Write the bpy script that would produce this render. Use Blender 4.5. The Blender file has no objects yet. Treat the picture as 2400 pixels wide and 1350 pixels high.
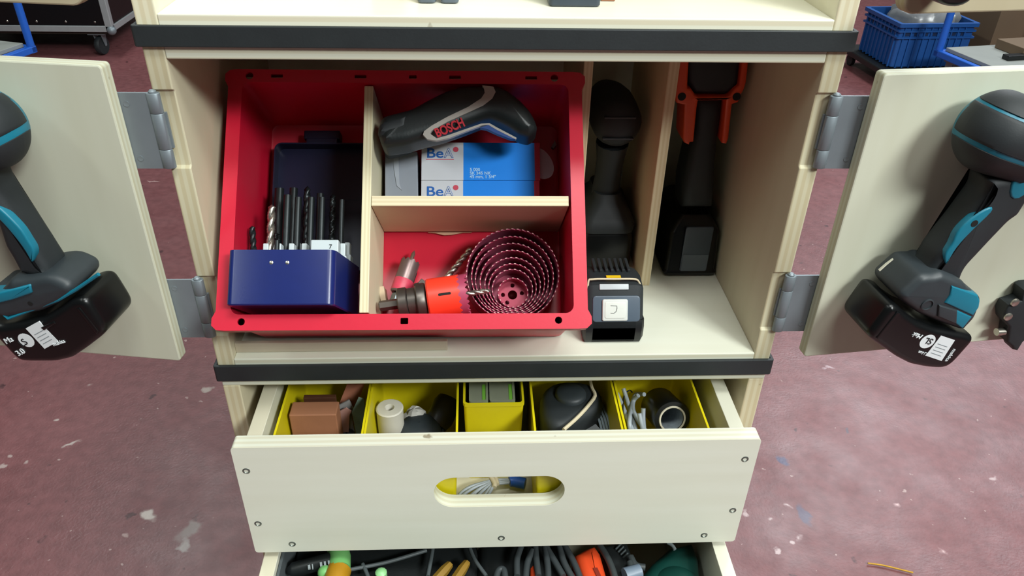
import bpy, bmesh, math, random
from mathutils import Matrix, Vector
random.seed(7)
R=math.radians
S=bpy.context.scene
COL=S.collection
# ------------------------------------------------------------------ camera
CX,CY,CZ=-0.02477,-0.66146,0.53708
PITCH,YAW,ROLL,FPX=0.57696,0.05708,0.02382,1814.9
def cam_axes():
    cp,sp=math.cos(PITCH),math.sin(PITCH); cy,sy=math.cos(YAW),math.sin(YAW)
    f=Vector((sy*cp,cy*cp,-sp)); r=Vector((cy,-sy,0)); u=r.cross(f)
    c,s=math.cos(ROLL),math.sin(ROLL)
    return c*r+s*u, -s*r+c*u, f
AR,AU,AF=cam_axes()
CAM=Vector((CX,CY,CZ))
cd=bpy.data.cameras.new('camera'); co=bpy.data.objects.new('camera',cd); COL.objects.link(co)
cd.sensor_width=36; cd.lens=FPX/2400*36; cd.clip_start=.01
co.matrix_world=Matrix(((AR.x,AU.x,-AF.x,CX),(AR.y,AU.y,-AF.y,CY),(AR.z,AU.z,-AF.z,CZ),(0,0,0,1)))
S.camera=co
# ------------------------------------------------------------------ light
S.view_settings.view_transform='Standard'; S.view_settings.look='None'
S.view_settings.gamma=1; S.view_settings.use_curve_mapping=False
S.view_settings.exposure=0.0
w=bpy.data.worlds.new('hall_light'); S.world=w; w.use_nodes=True
bg=w.node_tree.nodes['Background']; bg.inputs[0].default_value=(.84,.90,.90,1); bg.inputs[1].default_value=.055
def lamp(name,loc,target,sx,sy,power,col):
    l=bpy.data.lights.new(name,'AREA'); l.shape='RECTANGLE'; l.size=sx; l.size_y=sy; l.energy=power; l.color=col
    o=bpy.data.objects.new(name,l); COL.objects.link(o); o.location=loc
    o.rotation_euler=(Vector(target)-Vector(loc)).to_track_quat('-Z','Y').to_euler()
lamp('ceiling_tube_left',(-2.3,-1.1,3.1),(-2.3,-.9,0),.5,2.4,34,(.92,1,.95))
lamp('ceiling_tube_right',(2.3,-1.0,3.1),(2.3,-0.8,0),.5,2.4,58,(.97,1,.97))
lamp('ceiling_tube_front',(.5,-1.1,3.1),(.3,-.6,0),1.4,.5,66,(.96,1,.97))
lamp('ceiling_tube_far',(2.7,-3.2,3.2),(.1,0,.1),1.6,.7,240,(.95,1,.98))
lamp('ceiling_tube_back_left',(-2.0,3.2,3.4),(-2,3.2,0),.4,2.4,75,(.95,1,.98))
lamp('ceiling_tube_back_right',(2.4,3.6,3.4),(2.2,3.2,0),.4,2.4,85,(.95,.98,1))
lamp('daylight_window',(4.4,4.6,3.4),(1.0,.6,-.7),2.6,2.0,130,(.88,.94,1))
# ------------------------------------------------------------------ pixel -> point on a real plane
def at(px,py,axis,val):
    d=AR*((px-1200)/FPX)-AU*((py-675)/FPX)+AF
    if isinstance(axis,str): i='xyz'.index(axis); t=(val-CAM[i])/d[i]
    else: t=(val-axis.dot(CAM))/axis.dot(d)
    return CAM+d*t
def frame(o,u,v):
    u=Vector(u).normalized(); n=u.cross(Vector(v)).normalized(); v=n.cross(u); o=Vector(o)
    return Matrix(((u.x,v.x,n.x,o.x),(u.y,v.y,n.y,o.y),(u.z,v.z,n.z,o.z),(0,0,0,1)))
def trace(T,pts,n=0.0):
    """pixels -> (u,v) in frame T on its plane n"""
    N=Vector((T[0][2],T[1][2],T[2][2])); c=N.dot(T.translation)+n; Ti=T.inverted(); out=[]
    for p in pts:
        q=Ti@at(p[0],p[1],N,c); out.append((q.x,q.y))
    return out
def pix(p):
    d=Vector(p)-CAM; zf=d.dot(AF); return Vector((1200+FPX*d.dot(AR)/zf,675-FPX*d.dot(AU)/zf))
def resample(pts,step):
    n=len(pts); L=[math.dist(pts[i],pts[(i+1)%n]) for i in range(n)]; tot=sum(L); m=max(12,int(tot/step)); out=[]; i=0; acc=0
    for k in range(m):
        d=tot*k/m
        while acc+L[i]<d: acc+=L[i]; i+=1
        f=(d-acc)/(L[i] or 1); a,b=pts[i],pts[(i+1)%n]; out.append((a[0]+(b[0]-a[0])*f,a[1]+(b[1]-a[1])*f))
    return out
def trace_solid(T,pts,nb,nf,step=6,ref=None):
    """outline of a thick thing: each border is traced on the face (back nb / front nf) that forms it"""
    if ref is None: pts=resample(pts,step)
    for _ in range(3 if ref is None else 0): pts=[tuple(Vector(pts[i])*.5+(Vector(pts[i-1])+Vector(pts[(i+1)%len(pts)]))*.25) for i in range(len(pts))]
    A=trace(T,pts,nb); B=trace(T,pts,nf)
    dl=pix(T@Vector((*B[0],nb)))-pix(T@Vector((*B[0],nf))); dl=dl.normalized() if dl.length else dl
    S_=[Vector(p).dot(dl) for p in pts]; Rf=[Vector(p).dot(dl) for p in (ref or pts)]; lo,hi=min(Rf),max(Rf); W=[(q-lo)/(hi-lo) for q in S_]
    return [(B[i][0]*(1-w)+A[i][0]*w,B[i][1]*(1-w)+A[i][1]*w) for i,w in enumerate(W)]
def smooth(pts,k=4,closed=True):
    n=len(pts); out=[]
    if closed:      # even spacing, corners relaxed
        if k<2: return [tuple(p) for p in pts]
        per=sum(math.dist(pts[i-1],pts[i]) for i in range(n)); q=resample(pts,per/(n*k))
        for _ in range(3): q=[tuple(Vector(q[i])*.5+(Vector(q[i-1])+Vector(q[(i+1)%len(q)]))*.25) for i in range(len(q))]
        return q
    for i in range(n if closed else n-1):
        p=[Vector(pts[(i+j)%n]) if closed else Vector(pts[min(max(i+j,0),n-1)]) for j in (-1,0,1,2)]
        for s in range(k):
            t=s/k
            out.append(tuple(.5*((2*p[1])+(p[2]-p[0])*t+(2*p[0]-5*p[1]+4*p[2]-p[3])*t*t+(3*p[1]-p[0]-3*p[2]+p[3])*t**3)))
    if not closed: out.append(tuple(pts[-1]))
    return out
# ------------------------------------------------------------------ materials
def lin(h):
    h=h.lstrip('#'); o=[]
    for i in (0,2,4):
        c=int(h[i:i+2],16)/255; o.append(c/12.92 if c<=.04045 else ((c+.055)/1.055)**2.4)
    return (*o,1)
MATS={}
def mat(name,col,rough=.5,metal=0,var=.12,scale=60,bump=0,spec=.5,trans=0,emit=0,coat=0):
    if name in MATS: return MATS[name]
    m=bpy.data.materials.new(name); m.use_nodes=True; nt=m.node_tree; b=nt.nodes['Principled BSDF']
    c=lin(col) if isinstance(col,str) else (*col,1)
    tc=nt.nodes.new('ShaderNodeTexCoord'); nz=nt.nodes.new('ShaderNodeTexNoise'); nz.inputs['Scale'].default_value=scale; nz.inputs['Detail'].default_value=4
    nt.links.new(tc.outputs['Object'],nz.inputs['Vector'])
    mx=nt.nodes.new('ShaderNodeMix'); mx.data_type='RGBA'
    mx.inputs[6].default_value=tuple(min(1,x*(1-var)) for x in c[:3])+(1,); mx.inputs[7].default_value=tuple(min(1,x*(1+var)) for x in c[:3])+(1,)
    nt.links.new(nz.outputs['Fac'],mx.inputs[0]); nt.links.new(mx.outputs[2],b.inputs['Base Color'])
    b.inputs['Roughness'].default_value=rough; b.inputs['Metallic'].default_value=metal
    b.inputs['Specular IOR Level'].default_value=spec
    if trans: b.inputs['Transmission Weight'].default_value=trans
    if coat: b.inputs['Coat Weight'].default_value=coat; b.inputs['Coat Roughness'].default_value=.15
    if bump:
        bp=nt.nodes.new('ShaderNodeBump'); bp.inputs['Strength'].default_value=bump; bp.inputs['Distance'].default_value=.001
        n2=nt.nodes.new('ShaderNodeTexNoise'); n2.inputs['Scale'].default_value=scale*8; nt.links.new(tc.outputs['Object'],n2.inputs['Vector'])
        nt.links.new(n2.outputs['Fac'],bp.inputs['Height']); nt.links.new(bp.outputs['Normal'],b.inputs['Normal'])
    MATS[name]=m; return m
def ply(axis,face='#d8dacb',grain=0,rough=.5,key=''):
    """varnished birch plywood: plain grain on the faces, veneer lines on the edges (thickness along axis)"""
    nm='birch_plywood_'+axis+str(grain)+key
    if nm in MATS: return MATS[nm]
    m=bpy.data.materials.new(nm); m.use_nodes=True; nt=m.node_tree; N=nt.nodes; L=nt.links; b=N['Principled BSDF']
    tc=N.new('ShaderNodeTexCoord'); mp=N.new('ShaderNodeMapping'); sc=[26,26,26]; sc[grain]=2.2; mp.inputs['Scale'].default_value=sc
    L.new(tc.outputs['Object'],mp.inputs['Vector'])
    nz=N.new('ShaderNodeTexNoise'); nz.inputs['Scale'].default_value=2.2; nz.inputs['Detail'].default_value=6; L.new(mp.outputs[0],nz.inputs['Vector'])
    c=lin(face); dk=tuple(x*y for x,y in zip(c[:3],(.95,.935,.89)))+(1,)
    f=N.new('ShaderNodeMix'); f.data_type='RGBA'; f.inputs[6].default_value=dk; f.inputs[7].default_value=tuple(min(1,x*1.05) for x in c[:3])+(1,); L.new(nz.outputs['Fac'],f.inputs[0])
    sg=N.new('ShaderNodeSeparateXYZ'); L.new(tc.outputs['Generated'],sg.inputs[0])
    k='XYZ'.index(axis)
    ml=N.new('ShaderNodeMath'); ml.operation='MULTIPLY'; ml.inputs[1].default_value=5.0; L.new(sg.outputs[k],ml.inputs[0])
    fr=N.new('ShaderNodeMath'); fr.operation='PINGPONG'; fr.inputs[1].default_value=1.0; L.new(ml.outputs[0],fr.inputs[0])
    cr=N.new('ShaderNodeValToRGB'); e=cr.color_ramp.elements
    e[0].position=.38; e[0].color=tuple(x*y for x,y in zip(c[:3],(.86,.82,.73)))+(1,); e[1].position=.62; e[1].color=tuple(min(1,x*y) for x,y in zip(c[:3],(.95,.95,.91)))+(1,)
    L.new(fr.outputs[0],cr.inputs[0])
    n3=N.new('ShaderNodeTexNoise'); n3.inputs['Scale'].default_value=45; n3.inputs['Detail'].default_value=3; L.new(tc.outputs['Object'],n3.inputs['Vector'])
    r3=N.new('ShaderNodeValToRGB'); r3.color_ramp.elements[0].position=.24; r3.color_ramp.elements[0].color=(.35,.28,.2,1); r3.color_ramp.elements[1].position=.29; r3.color_ramp.elements[1].color=(1,1,1,1); L.new(n3.outputs['Fac'],r3.inputs[0])
    em=N.new('ShaderNodeMix'); em.data_type='RGBA'; em.blend_type='MULTIPLY'; em.inputs[0].default_value=.8; L.new(cr.outputs[0],em.inputs[6]); L.new(r3.outputs[0],em.inputs[7])
    sn=N.new('ShaderNodeSeparateXYZ'); L.new(tc.outputs['Normal'],sn.inputs[0]); ab=N.new('ShaderNodeMath'); ab.operation='ABSOLUTE'; L.new(sn.outputs[k],ab.inputs[0])
    gt=N.new('ShaderNodeMath'); gt.operation='GREATER_THAN'; gt.inputs[1].default_value=.6; L.new(ab.outputs[0],gt.inputs[0])
    mx=N.new('ShaderNodeMix'); mx.data_type='RGBA'; L.new(gt.outputs[0],mx.inputs[0]); L.new(em.outputs[2],mx.inputs[6]); L.new(f.outputs[2],mx.inputs[7])
    L.new(mx.outputs[2],b.inputs['Base Color']); b.inputs['Roughness'].default_value=rough; b.inputs['Specular IOR Level'].default_value=.4
    MATS[nm]=m; return m
# ------------------------------------------------------------------ mesh kit
class MB:
    def __init__(s): s.v=[]; s.f=[]; s.m=[]; s.mi=0
    def add(s,vs,fs,T=None):
        o=len(s.v)
        s.v+=[tuple(T@Vector(p)) if T else tuple(p) for p in vs]
        for f in fs: s.f.append([i+o for i in f]); s.m.append(s.mi)
        return s
    def box(s,x0,x1,y0,y1,z0,z1,T=None):
        return s.add([(x,y,z) for x in(x0,x1) for y in(y0,y1) for z in(z0,z1)],[(0,1,3,2),(4,6,7,5),(0,4,5,1),(2,3,7,6),(0,2,6,4),(1,5,7,3)],T)
    def rings(s,rs,cap0=True,cap1=True,T=None,loop=True):
        n=len(rs[0]); vs=[p for r in rs for p in r]; fs=[]
        for i in range(len(rs)-1):
            for j in range(n if loop else n-1):
                k=(j+1)%n; fs.append((i*n+j,i*n+k,(i+1)*n+k,(i+1)*n+j))
        if cap0: fs.append(tuple(range(n))[::-1])
        if cap1: fs.append(tuple((len(rs)-1)*n+j for j in range(n)))
        return s.add(vs,fs,T)
    def prism(s,pts,n0,n1,T=None): return s.rings([[(p[0],p[1],n0) for p in pts],[(p[0],p[1],n1) for p in pts]],T=T)
    def pillow(s,pts,n0,n1,r,T=None,back=True):
        """outline with its front (and back) edges rolled over with radius r"""
        st=[(1,0),(.62,.07),(.29,.29),(.07,.62),(0,1)]
        seq=[]
        if back: seq+=[(n0+r*b,r*a) for a,b in st]
        else: seq.append((n0,0))
        seq+=[(n1-r*b,r*a) for a,b in st[::-1]]
        rs=[[(p[0],p[1],n) for p in inset(pts,d)] for n,d in seq]
        return s.rings(rs,T=T)
    def tube(s,path,r,n=8,T=None,closed=False):
        P=[Vector(p) for p in path]; rs=[]; pn=None
        for i,p in enumerate(P):
            if closed: t=(P[(i+1)%len(P)]-P[i-1]).normalized()
            else: t=(P[min(i+1,len(P)-1)]-P[max(i-1,0)]).normalized()
            if pn is None: a=Vector((0,0,1)) if abs(t.z)<.9 else Vector((1,0,0)); pn=(a-t*a.dot(t)).normalized()
            else:
                pn=pn-t*pn.dot(t); pn=pn.normalized() if pn.length>1e-6 else t.orthogonal().normalized()
            b=t.cross(pn); rr=r[i] if isinstance(r,(list,tuple)) else r
            rs.append([tuple(p+(pn*math.cos(2*math.pi*k/n)+b*math.sin(2*math.pi*k/n))*rr) for k in range(n)])
        if closed: rs.append(rs[0]); return s.rings(rs,False,False,T)
        return s.rings(rs,T=T)
    def lathe(s,prof,T=None,n=24,cap0=True,cap1=True):
        rs=[[(r*math.cos(2*math.pi*k/n),r*math.sin(2*math.pi*k/n),h) for k in range(n)] for r,h in prof]
        return s.rings(rs,cap0,cap1,T)
    def ell(s,c,r,T=None,n=20,m=10):
        c=Vector(c); rs=[]
        for i in range(m+1):
            a=math.pi*(i/m); a=min(max(a,.02),math.pi-.02)
            rs.append([(c.x+r[0]*math.sin(a)*math.cos(2*math.pi*k/n),c.y+r[1]*math.sin(a)*math.sin(2*math.pi*k/n),c.z-r[2]*math.cos(a)) for k in range(n)])
        return s.rings(rs,T=T)
    def plate(s,outer,holes,n0,n1,T=None):
        bm=bmesh.new(); loops=[]; E=[]
        for lp in [outer]+list(holes):
            vs=[bm.verts.new((p[0],p[1],0)) for p in lp]; loops.append(vs)
            E+=[bm.edges.new((vs[i],vs[(i+1)%len(vs)])) for i in range(len(vs))]
        bmesh.ops.triangle_fill(bm,use_beauty=True,edges=E,normal=(0,0,1))
        bm.verts.index_update(); n=len(bm.verts)
        vs=[(v.co.x,v.co.y,n0) for v in bm.verts]+[(v.co.x,v.co.y,n1) for v in bm.verts]
        fs=[]
        for f in bm.faces:
            ix=[v.index for v in f.verts]; fs.append([i+n for i in ix]); fs.append(ix[::-1])
        for lp in loops:
            for i in range(len(lp)):
                a,b=lp[i].index,lp[(i+1)%len(lp)].index; fs.append((a,b,b+n,a+n))
        bm.free(); return s.add(vs,fs,T)
LIM={}
def inset(pts,d):
    if d==0: return list(pts)
    n=len(pts)
    if n>=40 and d>.0006:   # dense traced outline: the inset is limited where the shape is narrow or tightly curved
        key=(n,tuple(pts[0]),tuple(pts[n//2]))
        if key not in LIM:
            P=[Vector(p[:2]) for p in pts]; ar=sum(P[i].x*P[(i+1)%n].y-P[(i+1)%n].x*P[i].y for i in range(n)); sg=1 if ar>0 else -1
            N=[];Lm=[]
            for i in range(n):
                t=(P[(i+2)%n]-P[i-2]); t=t.normalized() if t.length>1e-9 else Vector((1,0)); nr=Vector((-t.y,t.x))*sg; N.append(nr)
                best=9.
                for j in range(n):
                    k=(j+1)%n
                    if min((j-i)%n,(i-j)%n)<=2 or min((k-i)%n,(i-k)%n)<=2: continue
                    e=P[k]-P[j]; den=nr.x*e.y-nr.y*e.x
                    if abs(den)<1e-12: continue
                    w=P[j]-P[i]; tt=(w.x*e.y-w.y*e.x)/den; uu=(w.x*nr.y-w.y*nr.x)/den
                    if tt>1e-6 and 0<=uu<=1: best=min(best,tt)
                a_,c_=P[i-3],P[(i+3)%n]; la,lb,lc=(P[i]-a_).length,(c_-P[i]).length,(c_-a_).length
                cr=(P[i]-a_).cross(c_-P[i])*sg if hasattr(Vector((0,0)),'cross') else 0
                rad=9. if cr<=1e-12 else la*lb*lc/(2*abs(cr))
                Lm.append(min(best*.42,rad*.8))
            Lm=[min(Lm[(i+j)%n] for j in range(-3,4)) for i in range(n)]
            for _ in range(2): Lm=[(Lm[i-2]+Lm[i-1]+Lm[i]+Lm[(i+1)%n]+Lm[(i+2)%n])/5 for i in range(n)]
            LIM[key]=(P,N,Lm)
        P,N,Lm=LIM[key]
        return [tuple(P[i]+N[i]*(d if Lm[i]>=d*1.0 else Lm[i])) for i in range(n)]
    n=len(pts); A=sum(pts[i][0]*pts[(i+1)%n][1]-pts[(i+1)%n][0]*pts[i][1] for i in range(n)); sg=1 if A>0 else -1
    out=[]
    for i in range(n):
        p0,p1,p2=Vector(pts[i-1][:2]),Vector(pts[i][:2]),Vector(pts[(i+1)%n][:2])
        a=(p1-p0); b=(p2-p1)
        if a.length<1e-9: a=b.copy()
        if b.length<1e-9: b=a.copy()
        a.normalize(); b.normalize(); na=Vector((-a.y,a.x))*sg; nb=Vector((-b.y,b.x))*sg
        m=na+nb
        m=na if m.length<.2 else m.normalized()
        k=1/max(.6,m.dot(na)); out.append(tuple(p1+m*d*k))
    return out
def rrect(x0,x1,y0,y1,r,k=5):
    o=[]
    for cx,cy,a0 in ((x1-r,y0+r,-90),(x1-r,y1-r,0),(x0+r,y1-r,90),(x0+r,y0+r,180)):
        for i in range(k+1):
            a=R(a0+90*i/k); o.append((cx+r*math.cos(a),cy+r*math.sin(a)))
    return o
def circ(x,y,r,n=20): return [(x+r*math.cos(2*math.pi*i/n),y+r*math.sin(2*math.pi*i/n)) for i in range(n)]
def mesh_obj(name,mb,mats,bevel=0,sm=40,seg=2):
    if bevel: sm=min(sm,19)
    bm=bmesh.new(); vs=[bm.verts.new(p) for p in mb.v]
    for f,mi in zip(mb.f,mb.m):
        try: q=bm.faces.new([vs[i] for i in f]); q.material_index=mi; q.smooth=True
        except ValueError: pass
    bmesh.ops.remove_doubles(bm,verts=bm.verts,dist=1e-6)
    bmesh.ops.recalc_face_normals(bm,faces=bm.faces)
    if bevel:
        ed=[e for e in bm.edges if len(e.link_faces)==2 and e.calc_face_angle(0)>R(35)]
        bmesh.ops.bevel(bm,geom=ed,offset=bevel,segments=seg,affect='EDGES',profile=.5,clamp_overlap=True)
    me=bpy.data.meshes.new(name); bm.to_mesh(me); bm.free()
    for q in me.polygons: q.use_smooth=True
    me.set_sharp_from_angle(angle=R(sm))
    for m in (mats if isinstance(mats,(list,tuple)) else [mats]): me.materials.append(m)
    return bpy.data.objects.new(name,me)
def part(name,mb,mats,parent,bevel=0,sm=40,label=None,T=None,kind=None):
    o=mesh_obj(name,mb,mats,bevel,sm); COL.objects.link(o); o.parent=parent
    if T is not None: o.matrix_local=T
    if label: o['label']=label
    if kind: o['kind']=kind
    return o
def tag(o,label,cat,group=None):
    o['label']=label; o['category']=cat
    if group: o['group']=group
    return o
def thing(name,label,cat,T=None,group=None):
    o=bpy.data.objects.new(name,None); COL.objects.link(o); o.empty_display_size=.02
    if T is not None: o.matrix_world=T if isinstance(T,Matrix) else Matrix.Translation(T)
    return tag(o,label,cat,group)
def solo(name,label,cat,mb,mats,T=None,bevel=0,sm=40,group=None):
    o=mesh_obj(name,mb,mats,bevel,sm); COL.objects.link(o)
    if T is not None: o.matrix_world=T if isinstance(T,Matrix) else Matrix.Translation(T)
    return tag(o,label,cat,group)
def copy_tree(o,parent=None):
    c=o.copy(); COL.objects.link(c)
    if parent: c.parent=parent
    for ch in o.children: copy_tree(ch,c)
    return c
def words(txt,size,T,mats,parent,name='lettering',offset=0.0,th=.0003,align='LEFT',shear=0,space=1.0,sx=1.0):
    cu=bpy.data.curves.new(name,'FONT'); cu.body=txt; cu.size=size; cu.extrude=th; cu.offset=offset; cu.align_x=align; cu.shear=shear; cu.space_character=space
    t=bpy.data.objects.new(name,cu); COL.objects.link(t)
    me=bpy.data.meshes.new_from_object(t.evaluated_get(bpy.context.evaluated_depsgraph_get()))
    bpy.data.objects.remove(t); bpy.data.curves.remove(cu)
    me.transform(T@Matrix.Diagonal((sx,1,1,1))); me.name=name; me.materials.clear(); me.materials.append(mats)
    o=bpy.data.objects.new(name,me); COL.objects.link(o); o.parent=parent
    return o
def txf(x,y,n,deg=0): return Matrix.Translation((x,y,n))@Matrix.Rotation(R(deg),4,'Z')
XY=lambda z:frame((0,0,z),(1,0,0),(0,1,0))
# common materials
M_black=mat('black_rubber','#1c2225',.62,var=.15,scale=90,bump=.06)
M_blackgloss=mat('black_glossy_plastic','#0b0d0e',.3,var=.2,spec=.4)
M_darkgrey=mat('charcoal_plastic','#2b3236',.5,var=.12,scale=120,bump=.05)
M_teal=mat('teal_plastic','#0d6f86',.45,var=.12)
M_white=mat('white_print','#d9dee0',.5,var=.05)
M_cream=mat('cream_rubber','#c9bda0',.6)
M_steel=mat('zinc_steel','#808a90',.5,metal=.45,var=.12,scale=40)
M_steeld=mat('dark_oiled_steel','#5b5550',.4,metal=.8,var=.25,scale=80)
M_bright=mat('bright_steel','#b9b4aa',.28,metal=.9,var=.15)
M_band=mat('black_edge_band','#23292b',.55,var=.2,scale=50,bump=.08)
M_red=mat('red_crate_plastic','#c61432',.38,var=.05,scale=30,bump=.05)
M_yellow=mat('yellow_bin_plastic','#d2c312',.42,var=.06,scale=30)
M_navy=mat('navy_painted_steel','#11205f',.28,var=.1,scale=90,coat=.3)
M_hole=mat('hole_shade','#050505',.8)  # near-black for surface plates: the shade inside holes, slots and vents as colour
# ------------------------------------------------------------------ floor
FZ=-.75
def floor_mat():
    m=bpy.data.materials.new('red_painted_concrete'); m.use_nodes=True; nt=m.node_tree; N=nt.nodes; L=nt.links; b=N['Principled BSDF']
    tc=N.new('ShaderNodeTexCoord'); P=tc.outputs['Object']
    def noise(s,d=4,src=P):
        n=N.new('ShaderNodeTexNoise'); n.inputs['Scale'].default_value=s; n.inputs['Detail'].default_value=d; L.new(src,n.inputs['Vector']); return n
    def ramp(src,p0,c0,p1,c1):
        r=N.new('ShaderNodeValToRGB'); e=r.color_ramp.elements; e[0].position=p0; e[0].color=c0; e[1].position=p1; e[1].color=c1; L.new(src,r.inputs[0]); return r
    def mixc(fac,a,c,mode='MIX'):
        x=N.new('ShaderNodeMix'); x.data_type='RGBA'; x.blend_type=mode
        if hasattr(fac,'links'): L.new(fac,x.inputs[0])
        else: x.inputs[0].default_value=fac
        for i,q in ((6,a),(7,c)):
            if hasattr(q,'links'): L.new(q,x.inputs[i])
            else: x.inputs[i].default_value=q
        return x.outputs[2]
    base=ramp(noise(2.3,6).outputs['Fac'],.3,lin('#6d4042'),.7,lin('#7c4b4d')).outputs[0]
    base=mixc(.35,base,ramp(noise(38,8).outputs['Fac'],.35,lin('#5f3638'),.65,lin('#885557')).outputs[0])
    specks=ramp(noise(55,2).outputs['Fac'],.73,(0,0,0,1),.76,(1,1,1,1)).outputs[0]
    base=mixc(specks,base,lin('#a58a86'))
    dark=ramp(noise(21,3).outputs['Fac'],.26,(1,1,1,1),.30,(0,0,0,1)).outputs[0]
    base=mixc(dark,base,lin('#4c2b2e'))
    warp=noise(28,4); wv=N.new('ShaderNodeVectorMath'); wv.operation='SCALE'; wv.inputs['Scale'].default_value=.045; L.new(warp.outputs['Color'],wv.inputs[0])
    ad=N.new('ShaderNodeVectorMath'); ad.operation='ADD'; L.new(P,ad.inputs[0]); L.new(wv.outputs[0],ad.inputs[1])
    def splat(px,py,r,col,sx=1.0,sy=1.0,rot=0):
        nonlocal base
        q=at(px,py,'z',FZ); q=Vector((q.x+.022,q.y+.022,FZ+.022))
        mp=N.new('ShaderNodeVectorMath'); mp.operation='SUBTRACT'; mp.inputs[1].default_value=q; L.new(ad.outputs[0],mp.inputs[0])
        vr=N.new('ShaderNodeVectorRotate'); vr.rotation_type='Z_AXIS'; vr.inputs['Angle'].default_value=R(rot); L.new(mp.outputs[0],vr.inputs['Vector'])
        ml=N.new('ShaderNodeVectorMath'); ml.operation='MULTIPLY'; ml.inputs[1].default_value=(1/sx,1/sy,0); L.new(vr.outputs[0],ml.inputs[0])
        ln=N.new('ShaderNodeVectorMath'); ln.operation='LENGTH'; L.new(ml.outputs[0],ln.inputs[0])
        k=ramp(ln.outputs['Value'],r*.7,(1,1,1,1),r*1.1,(0,0,0,1))
        base=mixc(k.outputs[0],base,lin(col))
    for a in ((486,913,.014,'#a99a92'),(345,1208,.016,'#c6bab2',1.3,.9,30),(447,1245,.026,'#8f7f7b',1.1,.75,-50),(430,1277,.014,'#a89c98'),(172,1040,.009,'#b9aaa4',2,.6,-40),
              (128,985,.006,'#b7a6a0'),(25,1065,.006,'#a8938f'),(8,1090,.006,'#a8938f'),(60,1085,.005,'#a8938f'),(1835,1078,.013,'#4f4a66'),(1886,1205,.017,'#55495f',.7,1.6,0),
              (1745,1200,.006,'#b59d9d'),(1850,1185,.004,'#c9b4b4'),(1858,1270,.006,'#bfa9a9'),(1822,1290,.006,'#bfa9a9'),(1870,1260,.004,'#bfa9a9'),(2100,1180,.004,'#caa'),(2210,1290,.004,'#caaaaa'),
              (1945,863,.006,'#a99095',2.2,.7,25),(360,425,.012,'#b89a97',2.2,.3,10),(300,1255,.006,'#a58a86'),(2330,1120,.005,'#b39b9b'),(1990,1010,.006,'#5d4d58'),(210,900,.004,'#a8938f'),(640,1190,.004,'#a8938f'),(1800,1215,.004,'#c6b2b2')):
        a=list(a); a[3]='#ccaaaa' if len(a[3])==4 else a[3]; splat(*a)
    L.new(base,b.inputs['Base Color'])
    b.inputs['Specular IOR Level'].default_value=.65; rr=ramp(noise(9,4).outputs['Fac'],.3,(.36,.36,.36,1),.7,(.5,.5,.5,1)); L.new(rr.outputs[0],b.inputs['Roughness'])
    bp=N.new('ShaderNodeBump'); bp.inputs['Strength'].default_value=.25; bp.inputs['Distance'].default_value=.002; L.new(noise(160,4).outputs['Fac'],bp.inputs['Height']); L.new(bp.outputs[0],b.inputs['Normal'])
    return m
fl=mesh_obj('floor',MB().box(-6,6,-3,9,-.1,0),floor_mat()); COL.objects.link(fl); fl.location=(0,0,FZ); fl['kind']='structure'; fl['label']='red-brown painted concrete workshop floor with white paint splashes'
# ------------------------------------------------------------------ middle tool cabinet with doors
HX=.300; IN=.282; H1=.3555; DEP=.33
PX,PY,PZ=ply('X'),ply('Y',grain=0),ply('Z',grain=0)
def side_outline(z0,z1,notches):
    p=[(DEP,z0),(DEP,z1),(0,z1)]
    for a,b in sorted(notches,reverse=True): p+=[(0,b),(.0035,b-.002),(.0035,a+.002),(0,a)]
    return p+[(0,z0)]
def side_panel(x0,x1,z0,z1,notches,parent):
    T=Matrix(((0,0,1,0),(1,0,0,0),(0,1,0,0),(0,0,0,1)))     # (y,z,x) -> world
    return part('side_panel',MB().prism(side_outline(z0,z1,notches),x0,x1,T),ply('X',face='#c8c2a8',grain=2,key='s'),parent,.0012)
def band(z0,z1,parent):
    m=MB(); o=rrect(-.3042,.3042,-.0044,DEP+.0044,.003); i=rrect(-.3004,.3004,-.0004,DEP+.0004,.0005)
    m.plate(o,[i],z0,z1)
    return part('edge_band',m,M_band,parent,.0008)
cab=thing('tool_cabinet','pale plywood cabinet with both doors folded open, holding the red crate','cabinet',(0,0,0))
NT=[(.238,.3115),(.049,.1225)]
side_panel(-HX,-IN,.0005,H1,NT,cab); side_panel(IN,HX,.0005,H1,NT,cab)
part('bottom_panel',MB().box(-IN,IN,0,DEP,.0005,.018),PZ,cab,.001)
part('top_panel',MB().box(-IN,IN,0,DEP,.3378,H1),PZ,cab,.001)
part('back_panel',MB().box(-IN,IN,DEP-.012,DEP,.018,.3378),PY,cab,.0005)
part('divider_panel',MB().box(.0905,.1005,.138,DEP-.012,.018,.3378),ply('X',face='#d8c9a8',grain=2,key='d'),cab,.0008)
part('divider_panel',MB().box(.1805,.192,.138,DEP-.012,.018,.3378),ply('X',face='#d8c9a8',grain=2,key='d'),cab,.0008)
band(.3488,.3664,cab)
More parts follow.
